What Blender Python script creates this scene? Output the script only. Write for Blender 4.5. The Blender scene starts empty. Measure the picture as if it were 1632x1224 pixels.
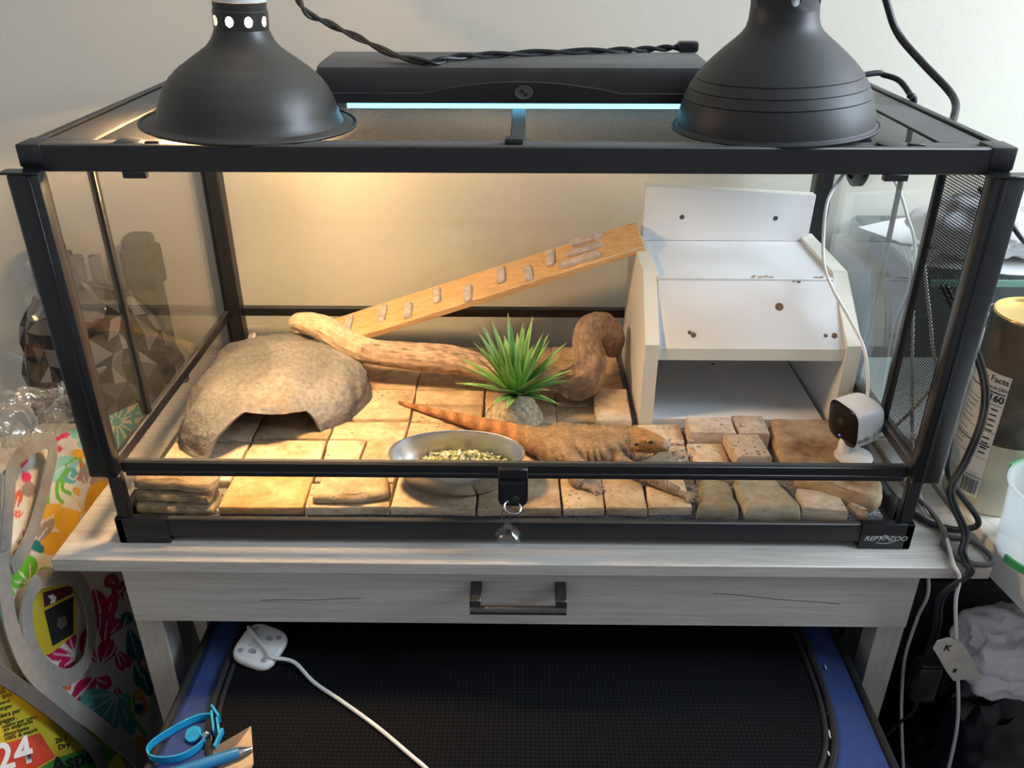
import bpy, bmesh, math, random
import numpy as np
from mathutils import Vector, Matrix, noise
R = math.radians
rnd = random.Random(7)
SC = bpy.context.scene
COL = SC.collection

# ------------------------------------------------------------------ camera, light, exposure
FPX, PITCH, YAW, ROLL = 1364.03, 0.4918, -0.0112, 0.0009
CAM = Vector((0.0075, -0.7917, 0.6373))
_F = Vector((math.sin(YAW)*math.cos(PITCH), math.cos(YAW)*math.cos(PITCH), -math.sin(PITCH)))
_R = _F.cross(Vector((0, 0, 1))).normalized()
_U = _R.cross(_F)
_R, _U = _R*math.cos(ROLL)+_U*math.sin(ROLL), -_R*math.sin(ROLL)+_U*math.cos(ROLL)
cd = bpy.data.cameras.new('view_camera'); cam = bpy.data.objects.new('view_camera', cd); COL.objects.link(cam)
cd.sensor_width = 36; cd.lens = FPX/1632*36; cd.clip_start = 0.02
cam.matrix_world = Matrix(((_R.x, _U.x, -_F.x, CAM.x), (_R.y, _U.y, -_F.y, CAM.y), (_R.z, _U.z, -_F.z, CAM.z), (0, 0, 0, 1)))
SC.camera = cam

w = bpy.data.worlds.new('world'); SC.world = w; w.use_nodes = True
w.node_tree.nodes['Background'].inputs[0].default_value = (0.93, 0.95, 1.0, 1)
w.node_tree.nodes['Background'].inputs[1].default_value = 0.36
ld = bpy.data.lights.new('window_light', 'AREA'); ld.shape = 'RECTANGLE'; ld.size = 1.1; ld.size_y = 1.2
ld.energy = 70; ld.color = (0.74, 0.87, 1.0)
lo = bpy.data.objects.new('window_light', ld); COL.objects.link(lo)
lo.location = (1.9, -0.10, 1.25)
lo.rotation_euler = (Vector((0.3, 0.35, 0.25))-lo.location).to_track_quat('-Z', 'Y').to_euler()
SC.view_settings.view_transform = 'Standard'; SC.view_settings.look = 'None'
SC.view_settings.exposure = 0.0; SC.view_settings.gamma = 1.0; SC.view_settings.use_curve_mapping = False
SC.cycles.transparent_max_bounces = 24; SC.cycles.max_bounces = 8; SC.cycles.sample_clamp_indirect = 6
SC.cycles.caustics_reflective = False; SC.cycles.caustics_refractive = False
BULB, UVT = 950.0, 3.2

# ------------------------------------------------------------------ helpers
def ray(x, y): return _F+_R*((x-816)/FPX)-_U*((y-612)/FPX)
def Zp(x, y, z): d = ray(x, y); return CAM+d*((z-CAM.z)/d.z)
def Yp(x, y, v): d = ray(x, y); return CAM+d*((v-CAM.y)/d.y)
def Xp(x, y, v): d = ray(x, y); return CAM+d*((v-CAM.x)/d.x)

def rootof(o):
    while o.parent: o = o.parent
    return o
def tag(o, label=None, cat=None, group=None, kind=None):
    if label: o['label'] = label
    if cat: o['category'] = cat
    if group: o['group'] = group
    if kind: o['kind'] = kind
    return o
def empty(name, loc, label=None, cat=None, group=None, kind=None):
    o = bpy.data.objects.new(name, None); COL.objects.link(o); o.location = loc; o.empty_display_size = .02
    return tag(o, label, cat, group, kind)
def obj(name, bm, m, parent=None, smooth=True, label=None, cat=None, group=None, kind=None, vcol=None):
    """bm is in world coordinates"""
    if isinstance(bm, bpy.types.Mesh):
        me = bm; me.name = name
    else:
        bm.normal_update(); me = bpy.data.meshes.new(name); bm.to_mesh(me); bm.free()
    if vcol is not None:
        a = me.color_attributes.new('Col', 'FLOAT_COLOR', 'POINT')
        c = np.ones((len(me.vertices), 4), dtype=np.float32); c[:, :3] = np.asarray(vcol, dtype=np.float32)[:, :3]
        a.data.foreach_set('color', c.ravel())
    if not me.materials: me.materials.append(m)
    if smooth:
        me.polygons.foreach_set('use_smooth', [True]*len(me.polygons))
        try: me.set_sharp_from_angle(angle=R(38))
        except Exception: pass
    o = bpy.data.objects.new(name, me); COL.objects.link(o)
    if parent:
        o.parent = parent; off = rootof(parent).location.copy()
    else:
        cs = [v.co for v in me.vertices]
        off = Vector(((min(c.x for c in cs)+max(c.x for c in cs))/2, (min(c.y for c in cs)+max(c.y for c in cs))/2, min(c.z for c in cs)))
        o.location = off
    me.transform(Matrix.Translation(-off))
    return tag(o, label, cat, group, kind)
def nb(): return bmesh.new()
def box(lo, hi, bev=0.0, seg=1, bm=None, mtx=None):
    own = bm is None
    t = bmesh.new()
    bmesh.ops.create_cube(t, size=1)
    for v in t.verts:
        v.co = Vector([lo[i]+(v.co[i]+.5)*(hi[i]-lo[i]) for i in range(3)])
    if bev > 0: bmesh.ops.bevel(t, geom=t.edges[:], offset=bev, segments=seg, profile=.5, affect='EDGES')
    if mtx is not None: t.transform(mtx)
    if own: return t
    merge(bm, t); return bm
def merge(bm, t):
    me = bpy.data.meshes.new('tmp'); t.to_mesh(me); t.free(); bm.from_mesh(me); bpy.data.meshes.remove(me)
def boxo(name, lo, hi, m, parent=None, bev=.001, seg=1, mtx=None, **k):
    return obj(name, box(lo, hi, bev, seg, None, mtx), m, parent, **k)
def catmull(pts, n):
    p = [Vector(q) for q in pts]; p = [p[0]*2-p[1]]+p+[p[-1]*2-p[-2]]; out = []
    k = len(p)-3
    for i in range(n+1):
        s = i/n*k; j = min(int(s), k-1); t = s-j; a, b, c, d = p[j:j+4]
        out.append(.5*((2*b)+(c-a)*t+(2*a-5*b+4*c-d)*t*t+(3*b-a-3*c+d)*t*t*t))
    return out
def interp(vals, n):
    vals = list(vals); k = len(vals)-1; o = []
    for i in range(n+1):
        s = i/n*k; j = min(int(s), k-1); o.append(vals[j]*(1-(s-j))+vals[j+1]*(s-j))
    return o
def tube(pts, r, seg=10, bm=None, flat=None, up=None, caps=True, ret=False):
    """loft circles (or ellipses: flat = ratio along the second axis) along pts"""
    bm = bm or bmesh.new(); n = len(pts); r = r if hasattr(r, '__len__') else [r]*n
    rings = []; t0 = (pts[1]-pts[0]).normalized()
    u = up.copy() if up else (Vector((0, 0, 1)) if abs(t0.z) < .9 else Vector((1, 0, 0)))
    for i, p in enumerate(pts):
        t = (pts[min(i+1, n-1)]-pts[max(i-1, 0)]).normalized()
        if up: u = up-t*up.dot(t)
        else: u = u-t*u.dot(t)
        u = u.normalized(); v = t.cross(u)
        f = 1 if flat is None else (flat[i] if hasattr(flat, '__len__') else flat)
        rings.append([bm.verts.new(p+(u*math.sin(2*math.pi*k/seg)*f+v*math.cos(2*math.pi*k/seg))*r[i]) for k in range(seg)])
    for a, b in zip(rings, rings[1:]):
        for k in range(seg):
            bm.faces.new((a[k], a[(k+1) % seg], b[(k+1) % seg], b[k]))
    if caps:
        bm.faces.new(rings[0][::-1]); bm.faces.new(rings[-1])
    bmesh.ops.recalc_face_normals(bm, faces=bm.faces)
    return bm
def ribbon(pts, width, thick, bm=None, up=Vector((0, 0, 1))):
    bm = bm or bmesh.new(); n = len(pts); rings = []
    for i, p in enumerate(pts):
        t = (pts[min(i+1, n-1)]-pts[max(i-1, 0)]).normalized()
        u = up[i] if isinstance(up, list) else up
        u = (u-t*u.dot(t)).normalized(); v = t.cross(u)
        rings.append([bm.verts.new(p+u*a*width/2+v*b*thick/2) for a, b in ((-1, -1), (1, -1), (1, 1), (-1, 1))])
    for a, b in zip(rings, rings[1:]):
        for k in range(4): bm.faces.new((a[k], a[(k+1) % 4], b[(k+1) % 4], b[k]))
    bm.faces.new(rings[0][::-1]); bm.faces.new(rings[-1])
    bmesh.ops.recalc_face_normals(bm, faces=bm.faces)
    return bm
def lathe(prof, loc, seg=40, axis=Vector((0, 0, 1)), bm=None, caps=(False, False), closed=False):
    bm = bm or bmesh.new(); q = Vector((0, 0, 1)).rotation_difference(axis.normalized()); rings = []; loc = Vector(loc)
    for r, z in prof:
        rings.append([bm.verts.new(loc+q @ Vector((r*math.cos(2*math.pi*k/seg), r*math.sin(2*math.pi*k/seg), z))) for k in range(seg)])
    pairs = list(zip(rings, rings[1:]))+([(rings[-1], rings[0])] if closed else [])
    for a, b in pairs:
        for k in range(seg): bm.faces.new((a[k], a[(k+1) % seg], b[(k+1) % seg], b[k]))
    if caps[0]: bm.faces.new(rings[0][::-1])
    if caps[1]: bm.faces.new(rings[-1])
    if closed or all(caps): bmesh.ops.recalc_face_normals(bm, faces=bm.faces)
    return bm
def nz(p, f, seed=0): return noise.noise(Vector(p)*f+Vector((seed*7.3, seed*3.1, seed*1.7)))
def lump(c, rad, seed, amp=.15, f=9, sub=4, cut=None):
    bm = bmesh.new(); bmesh.ops.create_icosphere(bm, subdivisions=sub, radius=1)
    for v in bm.verts:
        d = v.co.normalized(); p = Vector([d[i]*rad[i] for i in range(3)])
        k = 1+amp*(nz(p, f, seed)+.6*abs(nz(p, f*2.3, seed+5))+.35*nz(p, f*5, seed+9))
        v.co = Vector(c)+p*k
        if cut is not None and v.co.z < cut: v.co.z = cut
    return bm
def prism(poly, z0, z1, bev=.0, seg=1):
    bm = bmesh.new(); b = [bm.verts.new((x, y, z0)) for x, y in poly]; t = [bm.verts.new((x, y, z1)) for x, y in poly]; n = len(poly)
    bm.faces.new(b[::-1]); bm.faces.new(t)
    for k in range(n): bm.faces.new((b[k], b[(k+1) % n], t[(k+1) % n], t[k]))
    bmesh.ops.recalc_face_normals(bm, faces=bm.faces)
    if bev: bmesh.ops.bevel(bm, geom=bm.edges[:], offset=bev, segments=seg, affect='EDGES')
    return bm
def prism_yz(poly, x0, x1, bev=0):
    bm = prism([(a, b) for a, b in poly], x0, x1, bev)
    for v in bm.verts: v.co = Vector((v.co.z, v.co.x, v.co.y))
    bmesh.ops.recalc_face_normals(bm, faces=bm.faces); return bm
def slab_stone(poly, z0, z1, seed, rough=.0025, n=40, tilt=(0, 0), rings=5, inset=.006):
    """flat natural stone: irregular rounded outline, uneven top"""
    pts = [Vector((x, y, 0)) for x, y in poly]; c = sum(pts, Vector())/len(pts)
    per = []
    L = [(pts[(i+1) % len(pts)]-pts[i]).length for i in range(len(pts))]; tot = sum(L)
    for k in range(n):
        s = k/n*tot; i = 0
        while s > L[i]: s -= L[i]; i += 1
        per.append(pts[i].lerp(pts[(i+1) % len(pts)], s/L[i]))
    per = [(per[k-1]+per[k]*3+per[(k+1) % n])/5 for k in range(n)]
    per = [p+(p-c).normalized()*rough*nz(p, 60, seed) for p in per]
    bm = bmesh.new(); h = z1-z0
    def zt(p): return tilt[0]*(p.x-c.x)+tilt[1]*(p.y-c.y)
    def ring(ins, z, nzs): return [bm.verts.new((p.x-(p-c).normalized().x*ins, p.y-(p-c).normalized().y*ins, z+zt(p)+nzs*nz(p+Vector((0, 0, z)), 45, seed))) for p in per]
    R_ = [ring(inset*.6, z0, 0), ring(0, z0+h*.25, .001), ring(inset*.1, z0+h*.6, rough), ring(inset*.45, z1-h*.14, rough*.5), ring(inset*1.2, z1, rough*.4)]
    for k in range(1, rings):
        f = 1-k/rings
        R_.append([bm.verts.new((c.x+(p.x-c.x)*f*.93, c.y+(p.y-c.y)*f*.93, z1+zt(c+(p-c)*f)+rough*.55*nz(c+(p-c)*f, 38, seed))) for p in per])
    for a, b in zip(R_, R_[1:]):
        for k in range(n): bm.faces.new((a[k], a[(k+1) % n], b[(k+1) % n], b[k]))
    bm.faces.new(R_[0][::-1]); bm.faces.new(R_[-1])
    return bm
def grid(fn, nu, nv, bm=None):
    bm = bm or bmesh.new(); g = [[bm.verts.new(fn(i/nu, j/nv)) for i in range(nu+1)] for j in range(nv+1)]
    for j in range(nv):
        for i in range(nu): bm.faces.new((g[j][i], g[j][i+1], g[j+1][i+1], g[j+1][i]))
    return bm
def text_bm(body, size, fn, bold=0.0, ax='LEFT', shear=0.0):
    """lettering as a mesh; fn maps flat (u, v) to a point on the thing's surface"""
    cu = bpy.data.curves.new('t', 'FONT'); cu.body = body; cu.size = size; cu.align_x = ax; cu.offset = bold; cu.shear = shear; cu.resolution_u = 3
    o = bpy.data.objects.new('t', cu); COL.objects.link(o); bpy.context.view_layer.update()
    me = bpy.data.meshes.new_from_object(o.evaluated_get(bpy.context.evaluated_depsgraph_get()))
    bpy.data.objects.remove(o); bpy.data.curves.remove(cu)
    bm = bmesh.new(); bm.from_mesh(me); bpy.data.meshes.remove(me)
    for v in bm.verts: v.co = fn(v.co.x, v.co.y)
    return bm

# ------------------------------------------------------------------ materials
def newmat(name):
    m = bpy.data.materials.new(name); m.use_nodes = True; nt = m.node_tree
    return m, nt, nt.nodes['Principled BSDF']
def N(nt, t, **k):
    n = nt.nodes.new(t)
    for a, b in k.items():
        if a == 'op': n.operation = b
        elif hasattr(n, a) and not a.startswith('i_'): setattr(n, a, b)
        else: n.inputs[a[2:]].default_value = b
    return n
def coords(nt, sc=(1, 1, 1), src='Object'):
    tc = nt.nodes.new('ShaderNodeTexCoord'); mp = nt.nodes.new('ShaderNodeMapping'); mp.inputs['Scale'].default_value = sc
    nt.links.new(tc.outputs[src], mp.inputs[0]); return mp.outputs[0]
def ramp(nt, fac, stops, const=False):
    r = nt.nodes.new('ShaderNodeValToRGB'); nt.links.new(fac, r.inputs[0]); e = r.color_ramp.elements
    if const: r.color_ramp.interpolation = 'CONSTANT'
    while len(e) < len(stops): e.new(.5)
    for i, (p, c) in enumerate(stops): e[i].position = p; e[i].color = (*c, 1) if len(c) == 3 else c
    return r.outputs[0]
def mixc(nt, fac, a, b, mode='MIX'):
    m = nt.nodes.new('ShaderNodeMix'); m.data_type = 'RGBA'; m.blend_type = mode
    for s, v in ((m.inputs[0], fac), (m.inputs[6], a), (m.inputs[7], b)):
        if hasattr(v, 'links') or hasattr(v, 'is_linked'): nt.links.new(v, s)
        else: s.default_value = v if not isinstance(v, tuple) else (*v, 1)[:4]
    return m.outputs[2]
def bump(nt, bs, h, s=.3, d=.001):
    b = nt.nodes.new('ShaderNodeBump'); b.inputs['Strength'].default_value = s; b.inputs['Distance'].default_value = d
    nt.links.new(h, b.inputs['Height']); nt.links.new(b.outputs[0], bs.inputs['Normal'])
def noisef(nt, v, scale, detail=4, rough=.55):
    n = nt.nodes.new('ShaderNodeTexNoise'); n.inputs['Scale'].default_value = scale; n.inputs['Detail'].default_value = detail; n.inputs['Roughness'].default_value = rough
    nt.links.new(v, n.inputs['Vector']); return n.outputs['Fac']
def plain(name, c, rough=.5, metal=0, var=.12, sc=40, bmp=0.0, bsc=300, spec=.5, coat=0):
    m, nt, b = newmat(name); v = coords(nt)
    f = noisef(nt, v, sc)
    lo_ = tuple(x*(1-var) for x in c); hi_ = tuple(min(1, x*(1+var)) for x in c)
    nt.links.new(ramp(nt, f, [(.3, lo_), (.7, hi_)]), b.inputs['Base Color'])
    b.inputs['Roughness'].default_value = rough; b.inputs['Metallic'].default_value = metal; b.inputs['Specular IOR Level'].default_value = spec
    b.inputs['Coat Weight'].default_value = coat
    if bmp: bump(nt, b, noisef(nt, v, bsc), bmp, .0006)
    return m
def vcolmat(name, rough=.7, bmp=.4, bsc=400, var=.25, vsc=150, spec=.3, voro=False, bd=.001):
    m, nt, b = newmat(name); v = coords(nt); a = nt.nodes.new('ShaderNodeVertexColor'); a.layer_name = 'Col'
    f = noisef(nt, v, vsc, 6)
    nt.links.new(mixc(nt, 1.0, a.outputs[0], ramp(nt, f, [(.3, (1-var,)*3), (.7, (1+var*.4,)*3)]), 'MULTIPLY'), b.inputs['Base Color'])
    b.inputs['Roughness'].default_value = rough; b.inputs['Specular IOR Level'].default_value = spec
    if bmp:
        if voro:
            q = nt.nodes.new('ShaderNodeTexVoronoi'); q.inputs['Scale'].default_value = bsc; nt.links.new(v, q.inputs['Vector']); bump(nt, b, q.outputs['Distance'], bmp, .0012)
        else: bump(nt, b, noisef(nt, v, bsc, 5), bmp, bd)
    return m
def emis(name, c, s):
    m, nt, b = newmat(name); b.inputs['Base Color'].default_value = (*c, 1); b.inputs['Emission Color'].default_value = (*c, 1); b.inputs['Emission Strength'].default_value = s
    return m
def glassmat(name, tint=(.985, .993, .988), base=.03, boost=1.0, rough=.0, haze=0.0):
    m = bpy.data.materials.new(name); m.use_nodes = True; nt = m.node_tree; nt.nodes.clear()
    out = nt.nodes.new('ShaderNodeOutputMaterial'); mix = nt.nodes.new('ShaderNodeMixShader'); tr = nt.nodes.new('ShaderNodeBsdfTransparent'); gl = nt.nodes.new('ShaderNodeBsdfGlossy')
    tr.inputs[0].default_value = (*tint, 1); gl.inputs['Roughness'].default_value = rough
    lw = nt.nodes.new('ShaderNodeLayerWeight'); lw.inputs[0].default_value = .5
    p = N(nt, 'ShaderNodeMath', op='POWER'); p.inputs[1].default_value = 4.0; nt.links.new(lw.outputs['Facing'], p.inputs[0])
    q = N(nt, 'ShaderNodeMath', op='MULTIPLY_ADD'); q.inputs[1].default_value = .9*boost; q.inputs[2].default_value = base; nt.links.new(p.outputs[0], q.inputs[0])
    nt.links.new(q.outputs[0], mix.inputs[0]); nt.links.new(tr.outputs[0], mix.inputs[1]); nt.links.new(gl.outputs[0], mix.inputs[2])
    last = mix.outputs[0]
    if haze:
        df = nt.nodes.new('ShaderNodeBsdfTranslucent'); df.inputs[0].default_value = (.9, .9, .9, 1); d2 = nt.nodes.new('ShaderNodeBsdfDiffuse'); d2.inputs[0].default_value = (.9, .9, .9, 1)
        ad = nt.nodes.new('ShaderNodeMixShader'); nt.links.new(df.outputs[0], ad.inputs[1]); nt.links.new(d2.outputs[0], ad.inputs[2])
        m2 = nt.nodes.new('ShaderNodeMixShader'); m2.inputs[0].default_value = haze
        nt.links.new(last, m2.inputs[1]); nt.links.new(ad.outputs[0], m2.inputs[2]); last = m2.outputs[0]
    nt.links.new(last, out.inputs[0]); return m
def wiremesh(name, axes, pitch, duty, c):
    """woven wire screen: real see-through holes between the wires"""
    m = bpy.data.materials.new(name); m.use_nodes = True; nt = m.node_tree; b = nt.nodes['Principled BSDF']; out = nt.nodes['Material Output']
    b.inputs['Base Color'].default_value = (*c, 1); b.inputs['Roughness'].default_value = .75; b.inputs['Specular IOR Level'].default_value = .12
    tc = nt.nodes.new('ShaderNodeTexCoord'); sp = nt.nodes.new('ShaderNodeSeparateXYZ'); nt.links.new(tc.outputs['Object'], sp.inputs[0]); fs = []
    for a in axes:
        d = N(nt, 'ShaderNodeMath', op='DIVIDE'); d.inputs[1].default_value = pitch; nt.links.new(sp.outputs[a], d.inputs[0])
        f = N(nt, 'ShaderNodeMath', op='FRACT'); nt.links.new(d.outputs[0], f.inputs[0])
        l = N(nt, 'ShaderNodeMath', op='LESS_THAN'); l.inputs[1].default_value = duty; nt.links.new(f.outputs[0], l.inputs[0]); fs.append(l)
    mx = N(nt, 'ShaderNodeMath', op='MAXIMUM'); nt.links.new(fs[0].outputs[0], mx.inputs[0]); nt.links.new(fs[1].outputs[0], mx.inputs[1])
    tr = nt.nodes.new('ShaderNodeBsdfTransparent'); ms = nt.nodes.new('ShaderNodeMixShader')
    nt.links.new(mx.outputs[0], ms.inputs[0]); nt.links.new(tr.outputs[0], ms.inputs[1]); nt.links.new(b.outputs[0], ms.inputs[2]); nt.links.new(ms.outputs[0], out.inputs[0])
    return m
def dusty(name, c, dust, rough=.4, amt=.5, sc=6, topw=True):
    """plastic or enamel with settled dust: the dust lies on faces that look up"""
    m, nt, b = newmat(name); v = coords(nt); f = noisef(nt, v, sc, 6)
    ge = nt.nodes.new('ShaderNodeNewGeometry'); sp = nt.nodes.new('ShaderNodeSeparateXYZ'); nt.links.new(ge.outputs['Normal'], sp.inputs[0])
    mr = nt.nodes.new('ShaderNodeMapRange'); mr.inputs['From Min'].default_value = -.05; mr.inputs['From Max'].default_value = 1.0; nt.links.new(sp.outputs['Z'], mr.inputs[0])
    a = N(nt, 'ShaderNodeMath', op='MULTIPLY'); nt.links.new(mr.outputs[0], a.inputs[0]); nt.links.new(ramp(nt, f, [(.3, (amt*.5,)*3), (.65, (amt,)*3)]), a.inputs[1])
    nt.links.new(mixc(nt, a.outputs[0], c, dust), b.inputs['Base Color'])
    r2 = nt.nodes.new('ShaderNodeMapRange'); r2.inputs['To Min'].default_value = rough; r2.inputs['To Max'].default_value = .85; nt.links.new(a.outputs[0], r2.inputs[0]); nt.links.new(r2.outputs[0], b.inputs['Roughness'])
    return m
def woodmat(name, c1, c2, c3, sc=(2, 40, 40), rough=.55, bmp=.15, fine=6):
    m, nt, b = newmat(name); v = coords(nt, sc); f = noisef(nt, v, 3.0, 8, .65)
    c = ramp(nt, f, [(.3, c1), (.5, c2), (.72, c3)])
    v2 = coords(nt, (sc[0]*4, sc[1]*fine, sc[2]*fine)); g = noisef(nt, v2, 2.0, 4)
    c = mixc(nt, 1.0, c, ramp(nt, g, [(.30, (.86,)*3), (.55, (1.03,)*3)]), 'MULTIPLY')
    nt.links.new(c, b.inputs['Base Color']); b.inputs['Roughness'].default_value = rough; bump(nt, b, f, bmp, .0006); return m
def stonemat(name, cols, sc=22, pits=True, rnd_=True, rough=.75, pitc=(.16, .09, .05), pit_t=.03, layer=(1, 1, 3)):
    m, nt, b = newmat(name); v0 = coords(nt, layer)
    oi = nt.nodes.new('ShaderNodeObjectInfo'); ad = N(nt, 'ShaderNodeVectorMath', op='ADD'); sc3 = N(nt, 'ShaderNodeVectorMath', op='SCALE')
    cb = nt.nodes.new('ShaderNodeCombineXYZ')
    for i in range(3): nt.links.new(oi.outputs['Random'], cb.inputs[i])
    nt.links.new(cb.outputs[0], sc3.inputs[0]); sc3.inputs['Scale'].default_value = 7.0
    nt.links.new(v0, ad.inputs[0]); nt.links.new(sc3.outputs[0], ad.inputs[1]); v = ad.outputs[0]
    f = noisef(nt, v, sc, 8, .6); n = len(cols)
    c = ramp(nt, f, [(.28+.44*i/(n-1), cols[i]) for i in range(n)])
    if rnd_: c = mixc(nt, 1.0, c, ramp(nt, oi.outputs['Random'], [(0, (.80, .75, .68)), (.35, (1.0, .95, .88)), (.7, (1.08, 1.08, 1.08)), (1, (.88, .84, .84))]), 'MULTIPLY')
    c = mixc(nt, 1.0, c, ramp(nt, noisef(nt, v, 75, 6, .7), [(.30, (.72, .68, .64)), (.60, (1.06, 1.05, 1.04))]), 'MULTIPLY')
    h = noisef(nt, v, 140, 4)
    if pits:
        q = nt.nodes.new('ShaderNodeTexVoronoi'); q.inputs['Scale'].default_value = 130; q.inputs['Randomness'].default_value = 1
        wv = N(nt, 'ShaderNodeVectorMath', op='ADD'); nt.links.new(v, wv.inputs[0])
        nn = nt.nodes.new('ShaderNodeTexNoise'); nn.inputs['Scale'].default_value = 60; nt.links.new(v, nn.inputs['Vector']); s2 = N(nt, 'ShaderNodeVectorMath', op='SCALE'); s2.inputs['Scale'].default_value = .012; nt.links.new(nn.outputs['Color'], s2.inputs[0]); nt.links.new(s2.outputs[0], wv.inputs[1])
        nt.links.new(wv.outputs[0], q.inputs['Vector'])
        big = noisef(nt, v, 16, 2)
        th = nt.nodes.new('ShaderNodeMapRange'); th.inputs['From Min'].default_value = .40; th.inputs['From Max'].default_value = .72; th.inputs['To Min'].default_value = 0; th.inputs['To Max'].default_value = .33; nt.links.new(big, th.inputs[0])
        lt = N(nt, 'ShaderNodeMath', op='LESS_THAN'); nt.links.new(q.outputs['Distance'], lt.inputs[0]); nt.links.new(th.outputs[0], lt.inputs[1])
        am = N(nt, 'ShaderNodeMath', op='MULTIPLY'); am.inputs[1].default_value = .75; nt.links.new(lt.outputs[0], am.inputs[0])
        c = mixc(nt, am.outputs[0], c, pitc)
        sb = N(nt, 'ShaderNodeMath', op='SUBTRACT'); nt.links.new(h, sb.inputs[0]); nt.links.new(lt.outputs[0], sb.inputs[1]); h = sb.outputs[0]
    nt.links.new(c, b.inputs['Base Color']); b.inputs['Roughness'].default_value = rough; bump(nt, b, h, .45, .0009); return m

M = {}
M['black'] = dusty('black_plastic', (.010, .011, .013), (.16, .15, .14), .32, .45, 9)
M['black_clean'] = plain('black_satin_plastic', (.009, .010, .012), .3, bmp=.05)
M['rubber'] = plain('black_cable_rubber', (.012, .013, .016), .42)
M['lid'] = dusty('dusty_black_lid', (.02, .02, .02), (.17, .165, .155), .5, .95, 5)
M['wall'] = plain('cream_wall_paint', (.82, .765, .65), .8, var=.02, sc=3, bmp=.55, bsc=70)
M['wood'] = woodmat('bleached_oak_laminate', (.47, .435, .39), (.57, .535, .49), (.63, .595, .55))
M['woodleg'] = woodmat('bleached_oak_laminate_upright', (.47, .435, .39), (.56, .525, .48), (.61, .575, .53), (40, 40, 2))
M['pine'] = woodmat('pine_board', (.60, .34, .14), (.72, .46, .22), (.80, .55, .30), (3, 50, 50), .6)
M['glass'] = glassmat('clear_glass')
M['tile'] = stonemat('travertine', [(.34, .22, .12), (.52, .39, .25), (.64, .51, .36), (.72, .61, .47)])
M['tile2'] = stonemat('pale_pitted_travertine', [(.48, .37, .26), (.62, .52, .41), (.70, .62, .51)], pits=True)
M['ochre'] = stonemat('ochre_travertine', [(.46, .23, .07), (.58, .34, .14), (.66, .46, .25)], pits=False, rnd_=False)
M['slate'] = stonemat('brown_slate', [(.22, .12, .06), (.40, .26, .15), (.50, .36, .22), (.56, .44, .30)], sc=26, pits=False, rnd_=False)
M['green_stone'] = stonemat('grey_green_sandstone', [(.20, .15, .09), (.33, .30, .21), (.40, .36, .26), (.46, .36, .23)], sc=20, pits=False)
M['ledge'] = stonemat('layered_ledge_stone', [(.10, .06, .03), (.33, .23, .13), (.50, .39, .25), (.60, .49, .35)], sc=26, pits=False, layer=(1, 1, 6))
M['carpet'] = plain('grey_carpet_pile', (.20, .20, .21), .95, var=.8, sc=420, bmp=1.0, bsc=600)
M['rock'] = None
M['melamine'] = plain('white_melamine', (.80, .81, .82), .38, var=.015, sc=5)
M['edge'] = plain('cream_edge_band', (.80, .77, .66), .5, var=.03, sc=15)
M['chip'] = plain('chipboard_hole', (.16, .085, .045), .9, var=.5, sc=300)
M['steel'] = plain('stainless_steel', (.82, .81, .79), .26, 1.0, .05, 12)
M['chrome'] = plain('bright_chrome', (.8, .8, .8), .1, 1.0, .02)
M['gunmetal'] = plain('gunmetal_handle', (.10, .095, .095), .35, .8, .1)
M['white_plastic'] = plain('white_plastic', (.80, .80, .80), .35, var=.02)
M['white_cable'] = plain('white_cable_sheath', (.74, .74, .74), .4, var=.03)
M['grey_cable'] = plain('grey_cable_sheath', (.11, .10, .095), .5)
M['lens'] = plain('glossy_black_lens_plate', (.005, .005, .006), .22, spec=.3)
M['blue_led'] = emis('blue_status_light', (.1, .15, 1), 3)
M['tube_on'] = emis('lit_fluorescent_tube', (.20, .71, 1.0), UVT)
M['bulb_on'] = emis('lit_basking_bulb', (1.0, .64, .31), BULB)
M['leaf'] = None
M['shade_gloss'] = dusty('worn_black_enamel', (.020, .018, .016), (.14, .125, .105), .28, .6, 14)
M['shade_matt'] = dusty('matt_black_enamel', (.016, .017, .019), (.09, .09, .09), .42, .5, 7)
M['alu'] = plain('aluminium_reflector', (.75, .73, .70), .35, .7, .05)
M['socket'] = plain('white_ceramic_socket', (.78, .80, .80), .4, var=.02)
M['screen'] = wiremesh('black_wire_lid_screen', (0, 1), .0010, .30, (.010, .0095, .009))
M['vent'] = wiremesh('black_wire_side_screen', (1, 2), .0030, .30, (.02, .02, .022))
M['clearplastic'] = glassmat('clear_soft_plastic', (.93, .94, .95), .10, 1.0, .08)
M['wrap'] = glassmat('crumpled_clear_wrap', (.88, .87, .85), .13, .8, .12, .16)
M['blue'] = plain('royal_blue_fabric', (.018, .046, .175), .75, var=.12, sc=60, bmp=.3, bsc=900)
M['blackfab'] = plain('black_fabric_binding', (.012, .012, .014), .8, var=.3, sc=60, bmp=.5, bsc=500)
M['turq'] = plain('turquoise_nylon', (.01, .33, .60), .5, var=.1, sc=80)
M['penblue'] = plain('blue_pen_plastic', (.02, .17, .36), .38)
M['foil'] = plain('kraft_foil', (.22, .17, .125), .35, .4, .2, 30)
M['strap'] = plain('taupe_webbing', (.27, .245, .215), .75, var=.1, sc=120, bmp=.4, bsc=700)
M['yellow'] = plain('yellow_printed_film', (.50, .38, .02), .6, var=.06)
M['ink'] = plain('black_ink', (.012, .012, .012), .6)
M['redink'] = plain('red_ink', (.55, .06, .03), .5)
M['whiteink'] = plain('white_ink', (.78, .77, .74), .5, var=.02)
M['greyink'] = plain('grey_ink', (.35, .36, .38), .6, var=.02)
M['greenink'] = plain('green_ink', (.05, .22, .03), .5)
M['silverink'] = plain('silver_ink', (.55, .55, .55), .4, .3, .02)
M['darkfab'] = plain('dark_grey_moulded_plastic', (.10, .10, .095), .6, var=.2)
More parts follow.
